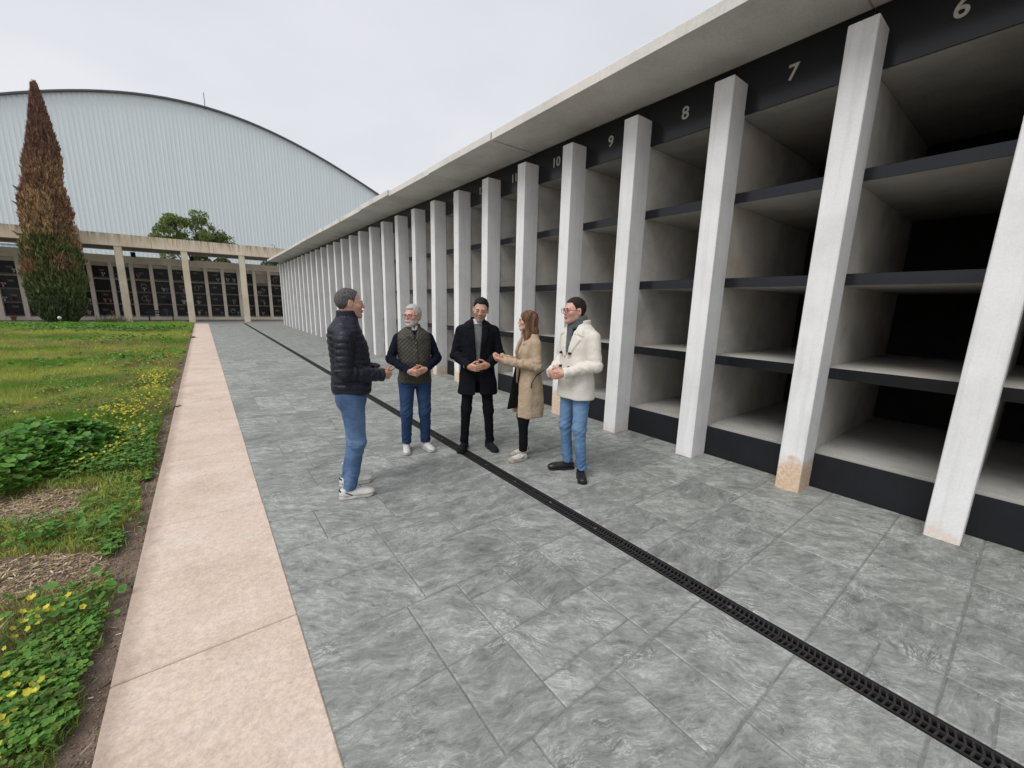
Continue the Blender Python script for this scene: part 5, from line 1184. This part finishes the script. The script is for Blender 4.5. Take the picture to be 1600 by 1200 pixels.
def collar(o, m, z, dy=0.0, open_=.5, r=1.0):
    def fn(P):
        d = smax(stack(P, [(z-.05, -.012+dy, .074*r, .076*r), (z+.0, -.012+dy, .066*r, .070*r), (z+.012, -.012+dy, .064*r, .068*r)], 2), -stack(P, [(z-.09, -.012+dy, .062*r, .064*r), (z+.05, -.012+dy, .058*r, .062*r)], 2), .003)
        V_ = poly(P[:, [0, 2]], [(-.022, z+.05), (.022, z+.05), (.001, z-.035), (-.001, z-.035)])
        return smax(d, -np.maximum(V_, -P[:, 1]), .003)
    sdfobj('shirt_collar', fn, (-.10, -.11, z-.06), (.10, .11, z+.04), .0035, m, o)
def cuffs(o, A, m, r):
    mb = MB()
    for s_ in (-1, 1):
        S, E_, W = [np.array(q_) for q_ in A[s_]]; d = (W-E_)/np.linalg.norm(W-E_); mb.tube([W-d*.02, W+d*.012], [r, r*.95], 14, cap=False)
    mb.obj('shirt_cuff', m, o, smooth=True)
man2()
# ----------------------------------------------------------------- 3 man in the dark overcoat
def man3():
    o = person('dark haired man in open black overcoat and grey jumper looking down at his hands', 2.405, 3.79, (-.50, -.87), 1.745, None)
    H = hands_joined(.985, .255, .010, -.12, (.45, .75, .5))
    A = {s_: wrist_arm((s_*.178, -.02, 1.362), (s_*.245, .0, 1.10), H[s_]) for s_ in (-1, 1)}
    hm = hairmat('black_hair', (.020, .016, .014), (.006, .005, .005))
    c = dict(hx=-.022, turn=(-.10, .24, -.10), skin=(.54, .32, .235), hands=H, arms=A, feet=((-.150, .03), (.150, .03)), hairmat=hm, browmat=M['brow_dark'], hairt=.009, beardcol=(.10, .07, .06), beardk=.35, lids=True, look=(0, 1, -.9), hs=1.05)
    build_person(o, c)
    trousers(o, M['black_twill'], ((-.15, .03), (.15, .03)), slim=.88, girth=.95, crease=.010, seed=9)
    shoe(o, -.15, .01, .32, M['black_suede'], M['black_rubber'], 'sneaker', laces=M['black_suede']); shoe(o, .15, .01, -.30, M['black_suede'], M['black_rubber'], 'sneaker', laces=M['black_suede'])
    K = [(.66, .0, .232, .150), (.80, .0, .212, .140), (.98, .01, .186, .132), (1.12, .01, .176, .128), (1.26, .005, .186, .130), (1.36, -.005, .188, .122), (1.42, -.012, .170, .105), (1.46, -.02, .125, .09), (1.485, -.022, .09, .078)]
    Vp = [(-.060, 1.60), (.060, 1.60), (.048, 1.42), (.022, 1.10), (.012, .96), (-.012, .96), (-.022, 1.10), (-.048, 1.42)]
    def base_(P): return stack(P, K, 2.3)
    def coat(P):
        f_ = vnoise(P, (9, 9, 2.5), 3)-.5; f2 = vnoise(P, (12, 12, 12), 8)-.5
        d = base_(P)+.022*f_*sstep(-P[:, 2], -1.0, -.7)+.010*f2
        d = smin(d, arms(P, A, (.066, .060, .050), crease=.007, seed=3, shoulder=.078), .02)
        p2 = P[:, [0, 2]]; b_ = base_(P)
        V_ = poly(p2, Vp); d = smax(d, -np.maximum(np.maximum(V_, -(b_+.04)), -P[:, 1]), .003)
        sl2 = poly(p2, [(-.012, .97), (.012, .97), (.035, .60), (-.030, .60)]); d = smax(d, -np.maximum(sl2, -P[:, 1]), .004)
        for s_ in (-1, 1):
            d = raised(P, d, poly(p2, [(s_*.048, 1.44), (s_*.022, 1.10), (s_*.030, 1.10), (s_*.115, 1.33), (s_*.098, 1.355), (s_*.12, 1.375), (s_*.085, 1.47)]), .011)
            d = raised(P, d, poly(p2, [(s_*.05, 1.50), (s_*.062, 1.405), (s_*.135, 1.385), (s_*.11, 1.45)]), .010)
        colr_ = smax(stack(P, [(1.43, -.022, .098, .090), (1.47, -.022, .086, .082), (1.515, -.024, .078, .078)], 2), -stack(P, [(1.38, -.02, .070, .066), (1.54, -.022, .068, .066)], 2), .003)
        colr_ = smax(colr_, -np.maximum(poly(p2, [(-.075, 1.60), (.075, 1.60), (.045, 1.40), (-.045, 1.40)]), -P[:, 1]-.0), .004)
        return smin(d, colr_, .006)
    ct = sdfobj('overcoat', coat, (-.42, -.26, .64), (.42, .42, 1.54), .0072, M['coat_black'], o)
    MB().tube([(-.045, .10, .93), (-.045, .158, .93)], .011, 10).obj('button', M['black_rubber'], ct)
    sdfobj('jumper', lambda P: smax(stack(P, [(z, cy, rx-.018, ry-.016) for z, cy, rx, ry in K[2:]], 2.3), -stack(P, [(1.43, .02, .045, .075), (1.5, .03, .06, .09)], 2), .004), (-.2, -.2, .95), (.2, .2, 1.50), .008, M['grey_knit'], o)
    collar(o, M['white_cotton'], 1.485, -.004); cuffs(o, A, M['coat_black'], .048)
man3()
# ----------------------------------------------------------------- 4 woman in the trench coat
def woman():
    o = person('woman with long brown hair in beige trench coat and cream sneakers, hands raised', 2.705, 3.255, (-.93, .32), 1.625, None)
    H = {1: dict(w=(.075, .325, 1.19), d=(-.35, .85, .18), n=(-.6, -.1, .5), side=1, curl=(.6, .9, .6)), -1: dict(w=(-.065, .330, 1.175), d=(.40, .85, .20), n=(.5, .1, .6), side=-1, curl=(.55, .8, .5))}
    for s_ in (-1, 1): t_ = np.cross(H[s_]['d'], H[s_]['n']); H[s_]['side'] = 1 if t_[2]*s_*-1 > 0 else -1
    A = {1: wrist_arm((.148, -.02, 1.365), (.195, -.02, 1.12), H[1]), -1: wrist_arm((-.148, -.02, 1.365), (-.190, -.025, 1.115), H[-1])}
    hm = hairmat('brown_hair', (.25, .140, .085), (.045, .022, .015), 38)
    c = dict(hy=.012, turn=(-.24, .0, 0), female=True, hs=.95, skin=(.62, .38, .29), lips=(.42, .13, .12), hands=H, arms=A, feet=((-.085, .10), (.085, .02)), hairmat=hm, browmat=simple('brow_brown', (.08, .05, .035), None, 60, .8, 0), handsc=.88)
    build_person(o, c)
    trousers(o, M['black_twill'], c['feet'], hipx=.08, slim=.86, girth=.92, hem=.11, crease=.007, seed=12)
    for fx, fy, yw in ((-.085, .085, .28), (.085, .005, .30)): shoe(o, fx, fy, yw, M['white_leather'], M['cream_rubber'], laces=M['white_lace'], sc=.92, accent=M['dark_trim'], toe=M['beige_suede'])
    K = [(.53, -.005, .190, .170), (.70, -.01, .186, .164), (.90, -.01, .182, .152), (1.04, .0, .160, .128), (1.10, .0, .156, .122), (1.26, .01, .162, .132), (1.36, -.005, .158, .112), (1.42, -.015, .140, .09), (1.46, -.022, .105, .078), (1.50, -.026, .076, .068)]
    def base_(P): return stack(P, K, 2.2)
    def coat(P):
        f_ = vnoise(P, (10, 10, 2.2), 5)-.5; f2 = vnoise(P, (13, 13, 13), 2)-.5; f3 = vnoise(P, (20, 20, 3), 7)-.5
        low = sstep(-P[:, 2], -1.06, -.85)
        d = base_(P)+(.030*f_+.012*f3)*low+.010*f2
        d = smin(d, arms(P, A, (.062, .057, .046), crease=.007, seed=8, shoulder=.070), .02)
        p2 = P[:, [0, 2]]; b_ = base_(P)
        V_ = poly(p2, [(-.05, 1.55), (.05, 1.55), (.05, 1.1), (.085, .40), (-.11, .40), (-.05, 1.1)]); d = smax(d, -np.maximum(np.maximum(V_, -(b_+.12)), -P[:, 1]), .004)
        # waist belt seam and gather
        d = d-.009*np.exp(-((P[:, 2]-1.045+.04*P[:, 1])/.016)**2)*(np.abs(b_) < .03)*(P[:, 1] < .07)
        for s_ in (-1, 1): d = raised(P, d, poly(p2, [(s_*.045, 1.46), (s_*.032, 1.12), (s_*.105, 1.30), (s_*.085, 1.34), (s_*.12, 1.37), (s_*.09, 1.45)]), .012)
        colr_ = smax(stack(P, [(1.39, -.02, .112, .088), (1.44, -.022, .092, .080), (1.525, -.026, .078, .076)], 2), -stack(P, [(1.34, -.02, .064, .060), (1.56, -.022, .066, .064)], 2), .003)
        d = smin(d, smax(colr_, -np.maximum(poly(p2, [(-.06, 1.6), (.06, 1.6), (.03, 1.38), (-.03, 1.38)]), -P[:, 1]), .004), .006)
        for s_ in (-1, 1):
            S, E_, W = [np.array(q_) for q_ in A[s_]]; dd = (W-E_)/np.linalg.norm(W-E_); dist = (P-(W-dd*.055))@dd
            near_ = np.linalg.norm(P-(W-dd*.055), axis=1) < .08; d = d-.006*np.exp(-(dist/.012)**2)*near_
        return d
    sdfobj('trench_coat', coat, (-.32, -.24, .50), (.32, .42, 1.54), .0072, M['trench'], o)
    # open black-lined front flap hanging forward
    def flap(P):
        p2 = P[:, [1, 2]]; q_ = poly(p2, [(.09, 1.28), (.135, 1.1), (.215, .66), (.225, .58), (.06, .60), (.06, 1.26)])
        return smax(q_, np.abs(P[:, 0]-.060-.3*(1.1-P[:, 2])*.05+.008*np.sin(P[:, 2]*11))-.006, .004)
    sdfobj('coat_lining', flap, (.02, .03, .52), (.11, .25, 1.34), .006, M['lining'], o)
    sdfobj('top', lambda P: stack(P, [(z, cy, rx-.03, ry-.028) for z, cy, rx, ry in K[2:]], 2.2), (-.2, -.2, .88), (.2, .2, 1.5), .009, M['lining'], o)
    # leather strap of the coat hanging behind the elbow
    MB().tube([(-.10, -.150, 1.06), (-.155, -.105, 1.05), (-.188, -.03, 1.02), (-.196, .025, .94), (-.198, .035, .88)], .006, 6).obj('belt_strap', M['dark_trim'], o, smooth=True)
woman()
# ----------------------------------------------------------------- 5 man in the off-white coat
def man5():
    o = person('man in off-white double breasted coat, grey scarf, round glasses and light blue jeans', 2.845, 2.69, (-.997, .03), 1.755, None)
    H = hands_joined(1.005, .255, .0, -.14, (.55, .85, .55), out=.08)
    A = {s_: wrist_arm((s_*.176, -.02, 1.362), (s_*.240, -.01, 1.11), H[s_]) for s_ in (-1, 1)}
    hm = hairmat('dark_brown_hair', (.045, .030, .022), (.014, .010, .008))
    c = dict(hy=.035, hx=.015, turn=(-.18, .02, 0), skin=(.62, .36, .28), hands=H, arms=A, feet=((-.150, .04), (.070, .02)), hairmat=hm, browmat=M['brow_dark'], hairt=.009, fade=.7, beardcol=(.25, .15, .11), beardk=.25, jaw=1.12, glasses=('round', simple('tortoise_plastic', (.07, .02, .015), None, 20, .35, 0)), hs=1.03)
    build_person(o, c)
    trousers(o, M['jeans_light'], ((-.150, .04), (.070, .02)), hipx=.085, slim=.92, girth=1.0, crease=.012, seed=21)
    shoe(o, -.155, .02, .88, M['black_leather'], M['black_rubber'], 'loafer'); shoe(o, .072, .0, -.47, M['black_leather'], M['black_rubber'], 'loafer')
    K = [(.78, .0, .198, .150), (.90, .0, .190, .142), (1.02, .01, .180, .134), (1.14, .01, .176, .130), (1.27, .005, .184, .132), (1.37, -.005, .186, .122), (1.425, -.012, .172, .108), (1.46, -.02, .125, .092), (1.485, -.022, .095, .08)]
    def base_(P): return stack(P, K, 2.3)
    def coat(P):
        f_ = vnoise(P, (8, 8, 3), 4)-.5; f2 = vnoise(P, (12, 12, 12), 18)-.5
        b_ = base_(P); d = b_+.018*f_*sstep(-P[:, 2], -1.15, -.8)+.010*f2
        d = smin(d, arms(P, A, (.066, .058, .050), crease=.005, seed=13, shoulder=.074), .02)
        p2 = P[:, [0, 2]]
        V_ = poly(p2, [(-.065, 1.60), (.065, 1.60), (.045, 1.40), (.012, 1.185), (-.020, 1.185), (-.050, 1.40)]); d = smax(d, -np.maximum(np.maximum(V_, -(b_+.05)), -P[:, 1]), .003)
        for s_ in (-1, 1):
            d = raised(P, d, poly(p2, [(s_*.045, 1.43), (s_*.010, 1.19), (s_*.028, 1.17), (s_*.135, 1.345), (s_*.10, 1.375)]), .012)
            d = raised(P, d, poly(p2, [(s_*.055, 1.50), (s_*.060, 1.40), (s_*.150, 1.375), (s_*.125, 1.455)]), .012)
        d = raised(P, d, poly(p2, [(-.082, .70), (.2, .70), (.2, .79), (-.078, .79)]), .0)
        d = d+.005*np.exp(-((P[:, 0]+.078)/.004)**2)*(P[:, 1] > .05)*(P[:, 2] < 1.19)
        colr_ = smax(stack(P, [(1.43, -.022, .112, .098), (1.48, -.020, .100, .094), (1.525, -.024, .098, .096)], 2), -stack(P, [(1.38, -.02, .080, .074), (1.56, -.018, .088, .086)], 2), .003)
        colr_ = smax(colr_, -np.maximum(poly(p2, [(-.10, 1.62), (.10, 1.62), (.055, 1.38), (-.055, 1.38)]), -P[:, 1]+.01), .004)
        for s_ in (-1, 1): d = raised(P, d, poly(p2, [(s_*.10, .93), (s_*.125, .93), (s_*.145, 1.06), (s_*.12, 1.06)]), .006)
        return smin(d, colr_, .006)
    ct = sdfobj('double_breasted_coat', coat, (-.42, -.27, .76), (.42, .42, 1.56), .0072, M['peacoat'], o)
    for bx, bz in ((-.048, 1.215), (.070, 1.215), (-.048, 1.085), (.072, 1.085)):
        yb = .145*max(0, 1-abs(bx/.187)**2.3)**(1/2.3)+.01
        b_ = MB(); b_.tube([(bx, yb-.03, bz), (bx, yb+.010, bz), (bx, yb+.014, bz)], [.0125, .0125, .009], 12); b_.obj('button', M['dark_trim'], ct)
    def scarf(P):
        p2 = P[:, [0, 2]]; f_ = vnoise(P, (30, 30, 10), 4)-.5
        d = None
        for i, (z_, r_, tl) in enumerate(((1.490, .072, .10), (1.525, .066, .05))):
            Q = P-np.array([.012, .004, z_]); Q = Q.copy(); Q[:, 2] += tl*Q[:, 1]*3.2+.10*Q[:, 0]
            ring = np.hypot(np.hypot(Q[:, 0], Q[:, 1]*.92)-r_, Q[:, 2]*.62)-.019; d = ring if d is None else smin(d, ring, .006)
        hang = smax(cap(P, (.020, .095, 1.45), (-.012, .128, 1.24), .038, .032, sq=(1, 1.9, 1)), 1.20-P[:, 2], .004); d = smin(d, hang, .012)
        return d+.006*f_
    sdfobj('scarf', scarf, (-.13, -.13, 1.18), (.13, .20, 1.58), .005, M['scarf'], o)
    sdfobj('jumper', lambda P: stack(P, [(z, cy, rx-.03, ry-.026) for z, cy, rx, ry in K[1:]], 2.2), (-.2, -.2, .9), (.2, .2, 1.5), .009, M['lining'], o)
    mb = MB(); W_w = (np.array(H[-1]['w'])); 
man5()
